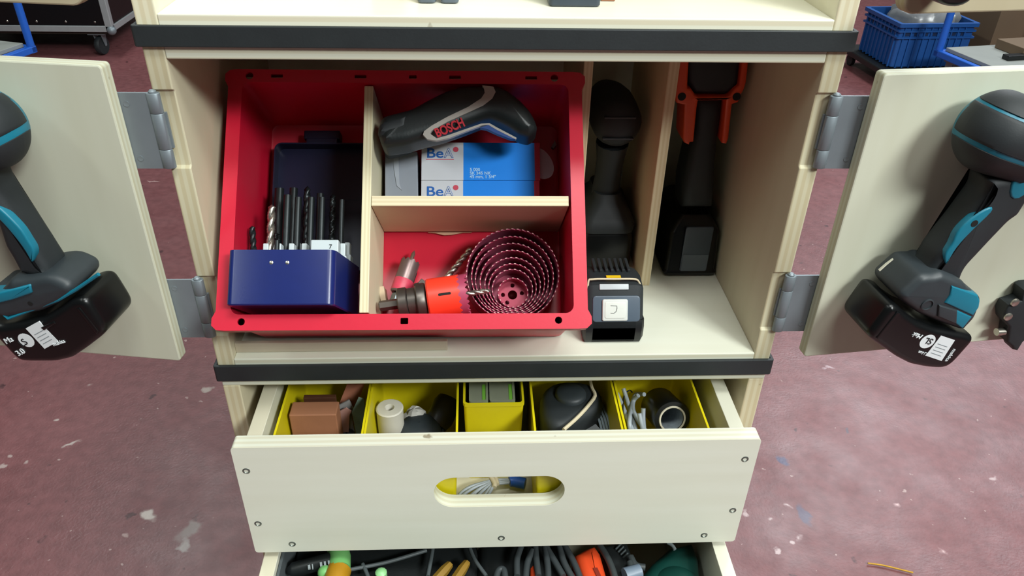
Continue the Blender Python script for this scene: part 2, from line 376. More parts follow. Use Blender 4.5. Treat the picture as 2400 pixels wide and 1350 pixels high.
def door(sgn,ang,z0,z1,w,parent,hz,r=.0035,key=''):
    T=frame((sgn*.327,-.0045,0),(math.cos(R(ang)),sgn*math.sin(R(ang)),0),(0,0,1))
    x0,x1=(0,w) if sgn>0 else (-w,0)
    d=part('door',MB().prism(rrect(x0,x1,z0,z1,r),0,.0135),ply('Z',grain=1,face='#c4c6b4',key='d'+key),parent,.0015,T=T)
    for a,b in hz:
        m=MB(); q=sorted((sgn*.2985,sgn*.3295)); m.box(q[0],q[1],-.0042,-.0022,a,b)
        h=(b-a); c=[(a+.0004,a+h*.26),(a+h*.265,b-h*.265),(b-h*.26,b-.0004)]
        for k,(p,s2) in enumerate(c):
            m.lathe([(.0056,p),(.0060,p+.0004),(.0060,s2-.0004),(.0056,s2)],Matrix.Translation((sgn*.2992,-.0025,0))@Matrix.Diagonal((1,.7,1,1)),16)
            if k==1: m.box(min(sgn*.297,sgn*.292),max(sgn*.297,sgn*.292),-.001,.0014,p,s2)
        m.lathe([(.0034,b-.001),(.0034,b+.001),(.002,b+.0022)],Matrix.Translation((sgn*.2992,-.0025,0)),12)
        for zz in (a+h*.14,b-h*.14): m.lathe([(.0026,0),(.0026,.0004),(.0012,.0002)],frame((sgn*.3225,-.0042,zz),(1,0,0),(0,0,1)),10)
        o=part('hinge',m,M_steel,d,0); o.matrix_local=T.inverted()
    return d,T
HZ=[(.240,.310),(.0505,.121)]
doorL,TL=door(-1,8.5,.030,.3375,.292,cab,HZ)
doorR,TR=door(1,6.5,.026,.3345,.292,cab,HZ,key='r')
# plank that props the crate, with two hidden wedges under it
wd=thing('prop_plank','thin grey-white plank lying under the front edge of the red crate','plank',(-.17,.0135,.018))
part('board',MB().box(-.112,.115,-.0028,.0028,0.0003,.0125),mat('weathered_plank','#b3a893',.6,var=.1,scale=30),wd,.0008)
# ------------------------------------------------------------------ upper cabinet
uc=thing('upper_cabinet','topmost plywood cabinet of the stack, its bright white shelf cut by the photo edge','cabinet',(0,0,H1))
U0=.3562; U1=.68
def up(name,mb,m,bev=.001,**k): 
    o=part(name,mb,m,uc,bev,**k); o.matrix_local=Matrix.Translation((0,0,-H1)); return o
white_ply=ply('Z',face='#e9e7d6',grain=0,rough=.35,key='w')
up('bottom_panel',MB().box(-IN,IN,.0,DEP,U0,.3748),white_ply)
for a,b in ((-HX,-IN),(IN,HX)): up('side_panel',MB().box(a,b,0,DEP,U0,U1),ply('X',face='#e4dfc6',grain=2,key='u'))
up('back_panel',MB().box(-IN,IN,DEP-.012,DEP,.3748,U1),ply('Y',face='#e4dfc6',key='u'))
for sg in (-1,1):
    T=frame((sg*.326,-.0045,0),(math.cos(R(8)),sg*math.sin(R(8)),0),(0,0,1)); x0,x1=(0,.292) if sg>0 else (-.292,0)
    d=part('door',MB().prism(rrect(x0,x1,.384,.68,.011),0,.0135),ply('Z',grain=1,face='#b3a98e',key='ud'),uc,.0015); d.matrix_local=Matrix.Translation((0,0,-H1))@T
    if sg>0: TUR=T
# ------------------------------------------------------------------ drawer cabinet below
lc=thing('drawer_cabinet','pale plywood drawer cabinet at the bottom of the stack, two drawers pulled out','cabinet',(0,0,FZ))
def low(name,mb,m,bev=.001,parent=None,**k):
    o=part(name,mb,m,parent or lc,bev,**k)
    if parent is None: o.matrix_local=Matrix.Translation((0,0,-FZ))
    return o
L0=-.63
low('top_panel',MB().box(-HX,HX,0,DEP,-.0185,-.0005),PZ)
for a,b in ((-HX,-IN),(IN,HX)): low('side_panel',MB().box(a,b,0,DEP,L0,-.0185),ply('X',face='#d6cdb0',grain=2,key='l'))
low('bottom_panel',MB().box(-IN,IN,0,DEP,L0,L0+.018),PZ); low('back_panel',MB().box(-IN,IN,DEP-.012,DEP,L0+.018,-.0185),PY)
b_=band(-.0092,.0113,lc); b_.matrix_local=Matrix.Translation((0,0,-FZ))
for x in (-.25,.25):
    for y in (.05,DEP-.05):
        m=MB().lathe([(.022,-.013),(.05,-.011),(.05,.011),(.022,.013)],frame((x,y,FZ+.05),(0,1,0),(0,0,1)),20)
        c=low('caster',m,M_black); m2=MB().box(x-.028,x+.028,y-.03,y+.03,L0-.006,L0); m2.box(x-.02,x-.016,y-.015,y+.015,FZ+.04,L0-.006); m2.box(x+.016,x+.02,y-.015,y+.015,FZ+.04,L0-.006)
        low('bracket',m2,M_steel,0,parent=c)
def screw_mb():
    m=MB(); m.lathe([(.0042,0),(.0040,.0006),(.0026,.0011),(.0022,.0003),(.0008,.0002)],None,14); return m
def drawer(y0,y1,zt,zb,front,key):
    """tray with its sides, floor and back; front panel separate"""
    m=MB(); w0,w1=.2508,.2668; yf=y0+.018; yb=yf+.30
    m.box(-w1,-w0,yf,yb,zb,zt); m.box(w0,w1,yf,yb,zb,zt); m.box(-w0,w0,yb-.014,yb,zb,zt); m.box(-w0,w0,yf,yb-.014,zb,zb+.008)
    d=low('drawer',m,ply('X',face='#d6d5c6',grain=1,key='dr'),.0008)
    fz0,fz1=front
    T=frame((0,yf-.0004,0),(1,0,0),(0,0,1))
    holes=[rrect(-.0705,.0705,-.1255,-.0800,.0224,9)] if key==1 else [rrect(-.07,.07,fz0+.06,fz0+.105,.0224,9)]
    f=low('front_panel',MB().plate(rrect(-.2735,.2735,fz0,fz1,.004),holes,0,.0178,T),ply('Y',face='#dadccf',grain=0,key='f'),.0014,parent=d)
    sc=mat('screw_steel','#7f8680',.4,metal=.8)
    for x,z in ((-.2625,fz1-.033),(-.2632,fz1-.114),(-.231,fz1-.149),(.003,fz1-.147),(.261,fz1-.029),(.262,fz1-.109),(.236,fz1-.150)):
        o=low('screw',screw_mb(),sc,0,parent=d); o.matrix_local=frame((x,y0+.0002,z),(1,0,0),(0,0,1))
    return d
DZ=-.045
drawer(-.082,0,DZ,-.187,(-.1935,-.0312),1)
D2=-.2045
drawer(-.185,0,D2,-.40,(-.40,-.19),2)
wl=mesh_obj('wall_back',MB().box(-6,6,8.8,9,0,4.2),mat('hall_wall','#8d8f88',.8)); COL.objects.link(wl); wl.location=(0,0,FZ); wl['kind']='structure'
# ------------------------------------------------------------------ red crate, tilted 47 degrees towards the viewer
a_=.8195
CT=frame((-.0938,-.0553,.0949),(math.cos(-.007),math.sin(-.007),0),(0,math.cos(a_),math.sin(a_)))
CL=.2664
cm=MB()
op=rrect(-.1652,.1652,.0155,.2525,.008)
def rim_outline():
    br=[(.18-.010,0),(.18-.002,.0008),(.1825,.005),(.1825,.012),(.179,.019)]
    tr=[(u,CL-v) for u,v in br][::-1]
    tl=[(-u,v) for u,v in tr][::-1]; bl=[(-u,v) for u,v in br][::-1]
    return br+tr+tl+bl
RO=rim_outline()
slots=[circ(-.1545,.0085,.0036,12),circ(.1500,.0085,.0036,12),rrect(-.0030,.0045,.0055,.0115,.0008,2),
       circ(-.1585,.2595,.004,12)]+[rrect(u-w_,u+w_,.2575,.2615,.0008,2) for u,w_ in ((-.131,.006),(-.047,.006),(.006,.004),(.049,.006),(.127,.006))]+[circ(.151,.2595,.004,12)]
cm.plate(RO,[op]+slots,-.0026,0)
sk=inset(RO,.0022)
cm.rings([[(p[0],p[1],-.001) for p in RO],[(p[0],p[1],-.0135) for p in RO],[(p[0],p[1],-.0135) for p in sk],[(p[0],p[1],-.002) for p in sk]],False,False)
def rr_(d,n,r=.008): return [(p[0],p[1],n) for p in rrect(-.1652-d,.1652+d,.0155-d,.2525+d,r)]
cm.rings([rr_(0,-.001),rr_(-.0012,-.1115),rr_(-.003,-.1125)],False,True)
def ro_(d,n): return [(p[0],p[1],n) for p in rrect(-.1652-d,.1652+d,.0075-d,.2525+d,.008)]
cm.rings([ro_(.0025,-.002),ro_(.0025,-.050),ro_(.002,-.1150),ro_(-.001,-.1165)],False,True)
for u in (-.155,-.112,.112,.155):      # gussets under the rim
    cm.add([(u-.0012,.0005,-.0135),(u+.0012,.0005,-.0135),(u+.0012,.013,-.0135),(u-.0012,.013,-.0135),(u-.0012,.013,-.034),(u+.0012,.013,-.034)],[(0,1,2,3),(0,3,4),(1,5,2),(0,4,5,1),(3,2,5,4)])
crate=solo('storage_crate','red plastic storage crate tilted forward inside the open cabinet, filled with small tools','crate',cm,M_red,CT,0,30)
def CTf(u,v,n): return CT@Matrix.Translation((u,v,n))
dv=thing('crate_divider','pale plywood divider of two crossed boards standing inside the red crate','divider',CTf(-.0385,.016,-.111))
D=Matrix.Translation((.0385,-.016,.111))
part('long_board',MB().box(-.0432,-.0342,.0172,.2506,-.1108,-.003,D),ply('X',face='#d9d2b4',grain=1,key='cd'),dv,.0006)
part('cross_board',MB().box(-.0338,.1632,.1243,.1348,-.1085,-.0035,D),ply('Y',face='#d9cdb0',grain=0,key='ce'),dv,.0006)
# ------------------------------------------------------------------ drill index case in the crate
def part_at(name,mb,mats,root,**k):      # geometry given in crate coordinates, root somewhere in the crate
    o=part(name,mb,mats,root,**k); o.matrix_local=root.matrix_world.inverted()@CT; return o
bc=thing('drill_case','open navy steel drill index case with grey racks, left side of the red crate','drill case',CTf(-.115,.022,-.1))
m=MB()
x0,x1,y0,y1,zf,zb=-.1645,-.0640,.0215,.0745,.020,-.071
f=rrect(x0,x1,zb,zf,.007,5)            # (u,n) footprint of the tray
TU=Matrix(((1,0,0,0),(0,0,1,0),(0,1,0,0),(0,0,0,1)))    # (u,n,v)
fi=[p for p in inset(f,.0014)]
m.rings([[(p[0],p[1],y0) for p in inset(f,.0012)],[(p[0],p[1],y0+.0012) for p in f],[(p[0],p[1],y1) for p in f],[(p[0],p[1],y1) for p in fi],[(p[0],p[1],y0+.003) for p in fi]],True,True,TU)
m.v=[(p[0]+(.02-p[2])*.12,p[1],p[2]) for p in m.v]      # the case lies slightly askew
part_at('case_tray',m,M_navy,bc,sm=30)
m=MB(); lf=rrect(-.1545,-.0485,.076,.2215,.008,5)
m.rings([[(p[0],p[1],-.1085) for p in inset(lf,.001)],[(p[0],p[1],-.107) for p in lf],[(p[0],p[1],-.088) for p in lf],[(p[0],p[1],-.088) for p in inset(lf,.0015)],[(p[0],p[1],-.104) for p in inset(lf,.0015)]],True,True)
m.box(-.151,-.052,.16,.161,-.104,-.1035)
part_at('case_lid',m,mat('navy_steel_shaded','#0a102c',.4,var=.1,scale=90),bc,sm=30)  # lid darker than the tray: shade of the crate cell put into its colour
m=MB(); m.box(-.120,-.086,.2215,.228,-.107,-.089); m.box(-.123,-.083,.227,.237,-.107,-.090); part_at('latch',m,mat('dark_latch_plastic','#0b1028',.4),bc,bevel=.0012)
M_rack=mat('pale_grey_rack_plastic','#b9c3c6',.45,var=.05)
rows=[(-.052,.098,6),(-.026,.091,6)]
for n_,vt,k in rows:
    m=MB(); pts=[]
    xs=-.1475; xe=-.058; n=7; wd_=(xe-xs)/n
    for i in range(n):
        a=xs+i*wd_; m.box(a+wd_*.30,a+wd_*.70,vt-.02,vt,n_-.009,n_+.003); 
    m.box(xs+.002,xe-.002,.03,vt-.0135,n_-.011,n_+.006)
    part_at('drill_rack',m,M_rack,bc,bevel=.0008)
m=MB(); m.box(-.0925,-.0655,.03,.0905,-.016,-.006); part_at('drill_rack',m,M_rack,bc,bevel=.001,label='front rack block with the printed 7')
ink=mat('dark_ink','#20262a',.6)
words('7',.006,bc.matrix_world.inverted()@CT@txf(-.0745,.0815,-.0055),ink,bc)
# rivets dimples on the case front
m=MB()
for u in (-.123,-.108): m.lathe([(.0022,-.0004),(.0018,.0005),(.0006,.0009)],CT.inverted()@CT@Matrix.Translation((u,.062,.0198)),10)
part_at('rivet',m,M_bright,bc)
def flute(T,r,l,shank,mats,name,label,group,cat='drill bit',turns=2.5):
    """twist drill along local z from 0; shank plain, then two helical flutes, pointed tip"""
    m=MB(); rs=[]; n=12; N=26
    for i in range(N+1):
        h=l*i/N; tw=max(0,h-shank)/(l-shank+1e-9)*turns*2*math.pi if l>shank else 0
        k=1 if h<shank else .62
        tip=1 if i<N else .12
        hh=h
        ring=[]
        for j in range(n):
            a=2*math.pi*j/n; q=r*(1 if h<shank else (k+(1-k)*abs(math.cos(a))**.7))*tip
            ring.append((q*math.cos(a+tw),q*math.sin(a+tw),hh))
        rs.append(ring)
    m.rings(rs)
    return solo(name,label,cat,m,mats,T,0,50,group)
M_hss=mat('black_oxide_steel','#23292b',.35,metal=.5,var=.25,scale=120)
def up_bit(u,n,v0,v1,r,sh,mats,label,tilt=0,flip=False):
    h=v1-v0
    T=CT@frame((u,v0,n),(1,0,0),(0,0,-1))@Matrix.Rotation(R(tilt),4,'Y')
    if flip: T=T@Matrix.Translation((0,0,h))@Matrix.Rotation(math.pi,4,'X')
    return flute(T,r,h,sh,mats,'drill_bit',label,'drill bits in the index case')
back_n=-.0645; front_n=-.0385
for u,v1,r,fl,lb in ((-.1405,.1605,.0042,True,'thickest black drill bit, leftmost in the back row of the index case'),
                  (-.1255,.1610,.0036,True,'second black drill bit from the left in the back row of the index case'),
                  (-.1110,.1635,.0034,False,'fluted black drill bit, tallest of the back row, third from left'),
                  (-.0970,.1550,.0032,True,'fourth black drill bit from the left in the back row of the index case'),
                  (-.0835,.1555,.0030,False,'fluted black drill bit at the right end of the back row')):
    up_bit(u,back_n,.062,v1,r*1.2,.03 if not fl else .08,M_hss,lb,flip=fl)
for u,v1,r,lb in ((-.1250,.1455,.0033,'leftmost upright shank in the front row of the index case'),(-.1140,.1430,.0030,'second upright shank in the front row of the index case'),
                  (-.1005,.1430,.0028,'third upright shank in the middle of the front row of the index case'),(-.0895,.1430,.0026,'fourth upright shank in the front row of the index case'),
                  (-.0690,.1405,.0023,'slim shank with bright ring at the right end of the front row')):
    up_bit(u,front_n,.055,v1,r*1.2,.075,M_hss,lb,flip=True)
up_bit(-.1385,-.030,.058,  .1330,.0044,.008,M_bright,'bright silver twist drill standing at the left of the index case')
up_bit(-.1290,-.020,.058,.1010,.0026,.035,M_hss,'short dark bit stub standing in front of the silver twist drill')
up_bit(-.1530,-.034,.058,.1120,.0035,.012,M_hss,'short black fluted bit at the far left edge of the index case',tilt=-6)
# ------------------------------------------------------------------ cordless screwdriver, cartons and box in the upper right cell
def cthing(name,label,cat,u,v,n,group=None): return thing(name,label,cat,CTf(u,v,n),group)
sd=cthing('cordless_screwdriver','dark cordless screwdriver with silver loop stripe lying behind the blue cartons','screwdriver',.03,.2,-.07)
Nf=lambda n: (lambda pts: trace(CT,pts,n))
z6=lambda L:[(860+x*540/2278,160+y*320/1350) for x,y in L]
body=z6([(135,560),(165,500),(450,430),(620,330),(800,240),(1000,185),(1140,172),(1250,185),(1400,270),(1520,380),(1600,480),(1650,580),(1680,680),(1600,760),(1480,720),(1440,670),(1330,600),(1230,555),(1160,560),(1060,600),(900,660),(720,720),(640,735),(540,760),(420,800),(180,830),(140,760),(125,660)])
def fitwall(P): return [(max(-.0336,u),min(v,.2503)) for u,v in P]
bt=fitwall(trace_solid(CT,body,-.024,-.006))
part_at('handle_body',MB().pillow(bt,-.036,.006,.011),mat('dark_green_black_plastic','#151d1e',.45,var=.15,bump=.1),sd,sm=60)
band_o=z6([(1140,172),(1250,185),(1272,235),(1240,300),(1150,370),(1000,440),(800,530),(640,620),(625,650),(690,695),(800,665),(1000,595),(1130,550),(1210,545),(1290,590),(1480,690),(1470,705),(1290,615),(1200,562),(1140,568),(1010,615),(820,690),(690,718),(600,705),(555,660),(565,625),(640,570),(800,480),(1000,385),(1130,300),(1165,245),(1158,200)])
part_at('silver_stripe',MB().prism(fitwall(trace(CT,band_o,.006)),.003,.0068),mat('satin_grey_plastic','#aaa69f',.35,metal=.1),sd,label='silver loop stripe')
panel=z6([(1200,562),(1290,615),(1470,705),(1420,700),(1290,650),(1180,600),(1120,590)])
part_at('blue_underside',MB().prism(trace(CT,panel,.006),.001,.0066),mat('blue_plastic','#2c4a86',.4),sd)
cl=z6([(130,600),(170,520),(420,470),(440,560),(440,760),(200,825),(140,770)])
part_at('chuck_collar',MB().pillow(fitwall(trace_solid(CT,cl,-.040,0)),-.070,.0065,.007),M_black,sd,sm=60)
q=trace(CT,z6([(695,680)]),.007)[0]; q2=trace(CT,z6([(1015,545)]),.007)[0]
ang=math.degrees(math.atan2(q2[1]-q[1],q2[0]-q[0])); ln=math.hypot(q2[0]-q[0],q2[1]-q[1])
words('BOSCH',.0135,sd.matrix_world.inverted()@CT@txf(q[0],q[1]-.0005,.0069,ang),mat('red_print','#b3202e',.5),sd,offset=.0004,sx=ln/.0505)
M_bw=mat('carton_white','#c9cbd2',.55,var=.03); M_bb=mat('carton_blue','#0682e8',.45,var=.08,scale=25); M_br=mat('carton_red','#c8304a',.5); M_bs=mat('carton_side','#8d8a88',.7)
def carton(v0,v1,u0,u1,nf,nb,label,flap):
    t=cthing('staple_carton',label,'carton',(u0+u1)/2,v0,nb,'blue and white staple cartons')
    du=u1-u0; m=MB(); s1=u0+du*.352; s2=u0+du*.955
    for a,b,mi in ((u0,s1,0),(s1,s2,1),(s2,u1,2)): m.mi=mi; m.box(a,b,v0,v1,nb,nf)
    part_at('carton_body',m,[M_bw,M_bb,M_br],t)
    I=t.matrix_world.inverted()@CT
    s=.0155; bx=u0+.0050; by=v1-.0175; lb=mat('print_blue','#1c5fae',.5); e=nf+.0001
    words('Be',s,I@txf(bx,by,e),lb,t,offset=.0002,sx=1.2)
    words('A',s,I@txf(bx+.0198,by,e),lb,t,offset=.0003,sx=.95); words('A',s,I@txf(bx+.0198,by,e+.0004),M_bw,t,offset=-.00022,sx=.95)
    m=MB(); m.prism(circ(bx+.0325,by+.0095,.0030,18),nf,nf+.0004); part_at('print_dot',m,mat('print_red','#c9485c',.5),t)
    m=MB(); m.prism([(bx,by-.0024),(bx+.0305,by-.0024),(bx+.0305,by-.0017),(bx,by-.0017)],nf,nf+.0004); part_at('print_underline',m,mat('print_red','#c9485c',.5),t)
    if flap:
        lt=mat('print_pale','#a9d2f0',.5)
        for i,tx in enumerate(('5 000','SK 345 NK','45 mm, 1 3/4"')): words(tx,.0050,I@txf(u0+du*.405,v0+.0105-i*.0041,e),lt,t,offset=.0001)
        fo=[(u1-.006,v1-.002),(u1+.004,v1-.004),(u1+.0125,v1-.014),(u1+.0165,v1-.024),(u1+.0165,v1-.033),(u1+.012,v1-.0395),(u1+.005,v1-.041),(u1-.006,v1-.038)]
        part_at('end_flap',MB().prism(smooth(fo,3),nf-.006,nf-.0055),mat('carton_inside','#b7a6b0',.7),t)
    return t
carton(.1731,.2163,.0102,.1405,-.072,-.1095,'upper blue and white staple carton, its print fully visible, end flap open',True)
carton(.1352,.1728,.0102,.1395,-.0725,-.1095,'lower blue and white staple carton, half hidden by the plywood cross board',False)
t=cthing('clip_box','small translucent grey box left of the blue staple cartons','box',-.012,.135,-.1)
gb=trace(CT,[(902,361),(978,355),(981,456),(903,458)],-.074)
vv=.1352; m=MB().prism([(gb[3][0],vv),(gb[2][0],vv),gb[1],gb[0]],-.1095,-.074)
part_at('box_body',m,mat('frosted_grey_plastic','#8f95a0',.35,var=.05),t,bevel=.0008)
sl=trace(CT,[(922,368),(934,370),(936,430),(942,446),(930,436),(924,400)],-.0738); part_at('moulded_tab',MB().prism(sl,-.075,-.0732),mat('frosted_pale','#a3a9b4',.3),t)
t=cthing('wire_clip','tiny pale clip lying in the upper right corner of the crate','clip',.155,.2,-.1105)
pp=trace(CT,[(1292,346),(1300,330),(1304,340),(1297,350)],-.108); part_at('clip_body',MB().prism(pp,-.1105,-.106),mat('pale_clip','#8b8688',.5),t)
# ------------------------------------------------------------------ hole saws and bits in the lower right cell
M_saw=mat('worn_maroon_steel','#9a4660',.42,metal=.15,var=.25,scale=70); M_saw2=mat('worn_pink_steel','#a8415d',.42,metal=.1,var=.2,scale=70)
M_tooth=mat('tooth_tips','#c08f8f',.4,metal=.3)
def holesaw_mesh(r,h,teeth,base=False):
    m=MB(); n=teeth*4; rs=[]
    zz=[[0]*n,[h-.003]*n,[h+(-.0028,-.0008,0,-.0020)[j%4] for j in range(n)]]
    for z in zz: rs.append([(r*math.cos(2*math.pi*j/n),r*math.sin(2*math.pi*j/n),z[j]) for j in range(n)])
    ri=r-.0011
    for z in zz[::-1]: rs.append([(ri*math.cos(2*math.pi*j/n),ri*math.sin(2*math.pi*j/n),z[j]) for j in range(n)])
    m.rings(rs,False,False)
    return m
HB=-.1105
saws=[(.0493,.052,.1085,.0660),(.0440,.047,.1085,.0640),(.0395,.043,.1080,.0615),(.0350,.039,.1085,.0590),(.0302,.035,.1088,.0562),(.0260,.0315,.1087,.0541),(.0222,.028,.1087,.0522),(.0165,.021,.1095,.0492)]
ordn=['largest outermost','second largest','third largest','fourth largest','middle-sized fifth','sixth','seventh, next to innermost,','smallest innermost']
for i,(r,h,u,v) in enumerate(saws):
    T=CTf(u,v,HB+.0015*i)
    t=thing('hole_saw','%s ring of the nested toothed hole saws in the crate'%ordn[i],'hole saw',T,'nested hole saws')
    part('saw_cup',holesaw_mesh(r,h,int(r*1100)),M_saw if i%2==0 else M_saw2,t,sm=30)
    n=int(r*1100); m=MB()
    for k in range(n):
        a=2*math.pi*(k+.5)/n; m.box(-.0004,.0004,-.0010,.0010,h-.0012,h+.0003,Matrix.Rotation(a,4,'Z')@Matrix.Translation((r-.0005,0,0)))
    part('tooth_tips',m,M_tooth,t)
    if i==7: part('cup_base',MB().plate(circ(0,0,r-.001,28),[circ(0,0,.0052,14)]+[circ(.0105*math.cos(R(a)),.0105*math.sin(R(a)),.0024,10) for a in (90,0+10,180,235)],.004,.006),mat('pink_saw_base','#a63a52',.4,metal=.2),t)
    else: part('cup_base',MB().plate(circ(0,0,r-.001,32),[circ(0,0,max(.004,saws[i+1][0]*.5),16)],0.0,.0003),M_saw2,t)
# orange hole saw on its arbor, lying along u
OT=CT@frame((.0195,.0378,-.052),(-.1392,.9903,0),(0,0,1))     # local z = +u
oh=thing('hole_saw_on_arbor','orange-red hole saw with dark arbor lying in front of the nested rings','hole saw',OT)
m=MB()
def cup(r,h,nt):
    mm=MB(); n=nt*4; rs=[]
    z2=[h+(-.0028,-.0008,0,-.0020)[j%4] for j in range(n)]
    for rr,z in ((.006,0),(r-.0015,0),(r,.0015),(r,h*.99-.004)): rs.append([(rr*math.cos(2*math.pi*j/n),rr*math.sin(2*math.pi*j/n),z) for j in range(n)])
    rs.append([(r*math.cos(2*math.pi*j/n),r*math.sin(2*math.pi*j/n),z2[j]) for j in range(n)]); ri=r-.0012
    rs.append([(ri*math.cos(2*math.pi*j/n),ri*math.sin(2*math.pi*j/n),z2[j]) for j in range(n)])
    rs.append([(ri*math.cos(2*math.pi*j/n),ri*math.sin(2*math.pi*j/n),.002) for j in range(n)]); rs.append([(.006*math.cos(2*math.pi*j/n),.006*math.sin(2*math.pi*j/n),.002) for j in range(n)])
    mm.rings(rs,False,False); return mm
M_or=mat('orange_red_paint','#ee3a24',.4,var=.06,scale=30)
part('saw_cup',cup(.0212,.0345,18),M_or,oh,sm=35)
mm=cup(.0209,.0425,22); part('toothed_rim',mm,M_saw2,oh,sm=30,label='dark red toothed rim')
sq=trace(CT,[(1043,690)],-.034)[0]; sx_=sq[1]-(.0378+(sq[0]-.0195)*.14); sx_=max(-.017,min(.017,sx_)); sn=Vector((sx_,math.sqrt(.0212**2-sx_**2),0)).normalized()
SF=frame(sn*.0212+Vector((0,0,.0185)),(0,0,1),sn.cross(Vector((0,0,1))))
part('slot',MB().prism(rrect(-.0065,.0065,-.0013,.0013,.0012,3),-.0004,.0003,SF),M_hole,oh)
m=MB(); m.lathe([(.004,-.0012),(.017,-.0012),(.018,-.0025),(.018,-.010),(.0165,-.0115),(.0145,-.012),(.0145,-.020),(.010,-.0205)],None,24)
m.lathe([(.015,-.0205),(.016,-.0215),(.016,-.0295),(.015,-.0305),(.008,-.031)],None,24)
part('arbor_collar',m,M_steeld,oh)
part('arbor_shank',MB().lathe([(.0055,-.031),(.0055,-.0495),(.004,-.0505)],None,6),M_steeld,oh)
m=MB(); m.lathe([(.0034,0),(.0028,.0006)],frame((.0155,.0085,-.0085),(0,0,1),(-.7,.7,0)),10)
part('grub_screw',m,M_steeld,oh)
pl=flute(oh.matrix_world.copy(),.0032,.066,.02,M_bright,'pilot_drill','x',None); 
for k in ('label','category'): del pl[k]
pl.parent=oh; pl.matrix_local=Matrix.Identity(4)
# small worn hole saw leaning up
p0=Vector((-.0135,.050,-.088)); p1=Vector((.0010,.0985,-.0975)); ax=(p1-p0).normalized()
ST=CT@frame(p0,ax.orthogonal(),ax.cross(ax.orthogonal()))
if (ST.to_3x3()@Vector((0,0,1))).dot(CT.to_3x3()@ax)<0: ST=ST@Matrix.Rotation(math.pi,4,'X')
sh=thing('small_hole_saw','narrow worn grey and pink hole saw with pilot tip, near the divider','hole saw',ST)
part('saw_cup',cup(.0105,.040,10),mat('worn_grey_pink','#7c6a68',.35,metal=.6,var=.3,scale=50),sh,sm=35)
part('paint_ring',MB().lathe([(.0106,.002),(.0107,.0025),(.0107,.0155),(.0106,.016)],None,24,False,False),mat('pink_paint_worn','#c23a52',.45,var=.3,scale=120),sh)
part('slot',MB().prism(rrect(-.0014,.0014,.017,.029,.0012,3),0,.0003,Matrix(((.75,0,.66,.0069),(-.66,0,.75,.0080),(0,1,0,0),(0,0,0,1)))),M_hole,sh)
part('pilot_tip',MB().lathe([(.0024,.036),(.0024,.049),(.0004,.053)],None,10),M_bright,sh)
part('hex_shank',MB().lathe([(.0066,-.014),(.0076,-.013),(.0076,-.002),(.0066,-.001)],None,6),mat('hex_nut_steel','#7d868c',.35,metal=.8),sh)
# loose twist drill, triangular scraper tips, shims
d0=Vector((.0265,.056,-.094)); d1=Vector((.0625,.0975,-.086)); ax=(d1-d0)
LT=CT@frame(d0,ax.orthogonal(),ax.normalized().cross(ax.orthogonal().normalized()))
if (LT.to_3x3()@Vector((0,0,1))).dot(CT.to_3x3()@ax)<0: LT=LT@Matrix.Rotation(math.pi,4,'X')
flute(LT,.0037,ax.length+.004,.02,M_bright,'twist_drill','long bright twist drill leaning against the nested hole saws',None)
for i,(pxs,lb) in enumerate((([(972,670),(988,652),(1003,664),(1004,690),(985,700)],'larger pointed dark steel block behind the arbor'),([(1009,660),(1018,650),(1026,660),(1024,668),(1010,668)],'small pointed dark steel piece at the foot of the loose twist drill'))):
    m=MB().prism(trace(CT,pxs,-.085),-.1115,-.085); q=trace(CT,[pxs[0]],-.1)[0]
    o=solo('steel_block',lb,'steel block',MB().prism([(x-q[0],y-q[1]) for x,y in trace(CT,pxs,-.085)],-.0105,.0155),M_steeld,CTf(q[0],q[1],-.101),.0006)
sp=trace(CT,[(1003,538),(1020,546),(1040,551),(1060,550),(1085,543),(1105,537)],-.108)
sp=[(u,min(v,.1232)) for u,v in sp]+[(sp[-1][0],.1236),(sp[0][0],.1236)]
solo('wood_shim','thin curved wood shim showing under the plywood cross board','shim',MB().prism([(u-.05,v-.12) for u,v in sp],0,.003),mat('shim_wood','#c9a284',.6),CTf(.05,.12,-.1112))
so=trace(CT,[(887,672),(899,670),(906,712),(893,714)],-.085)
solo('wood_offcut','small pale wood offcut wedged beside the divider and the hex nut','offcut',MB().prism([(u+.03,v-.03) for u,v in so],-.026,0),mat('offcut_wood','#b9a488',.6),CTf(-.03,.03,-.085),.0005)
# ------------------------------------------------------------------ the two cordless drills hanging on the doors
def z(ox,oy,k,L): return [(ox+x/k,oy+y/k) for x,y in L]
def pad_mb(x0,x1,rad,tend,T,k=12,M=14):
    """slice of a domed barrel between two planes x0..x1 (fractions of its radius)"""
    m=MB(); rs=[]; e=.018
    xs=[(x0,.965),(x0+e,1)]+[(x0+e+(x1-x0-2*e)*i/k,1) for i in range(1,k)]+[(x1-e,1),(x1,.965)]
    def rho(t): return rad if t>=.85*rad else rad*math.sqrt(max(0,1-(1-t/(.85*rad))**2))
    for xf,sc in xs:
        x=xf*rad; ts=.85*rad*(1-math.sqrt(max(0,1-xf*xf))); f=[]
        for i in range(M+1):
            q=(i/M)**2; t=ts+(tend-ts)*q; y=math.sqrt(max(0,rho(t)**2-x*x))*sc+1e-5; f.append((t+(1-sc)*rad*.5 if i<M else t,y))
        rs.append([(x,-y,t) for t,y in f[::-1]]+[(x,y*.9,t) for t,y in f])
    return m.rings(rs,T=T)
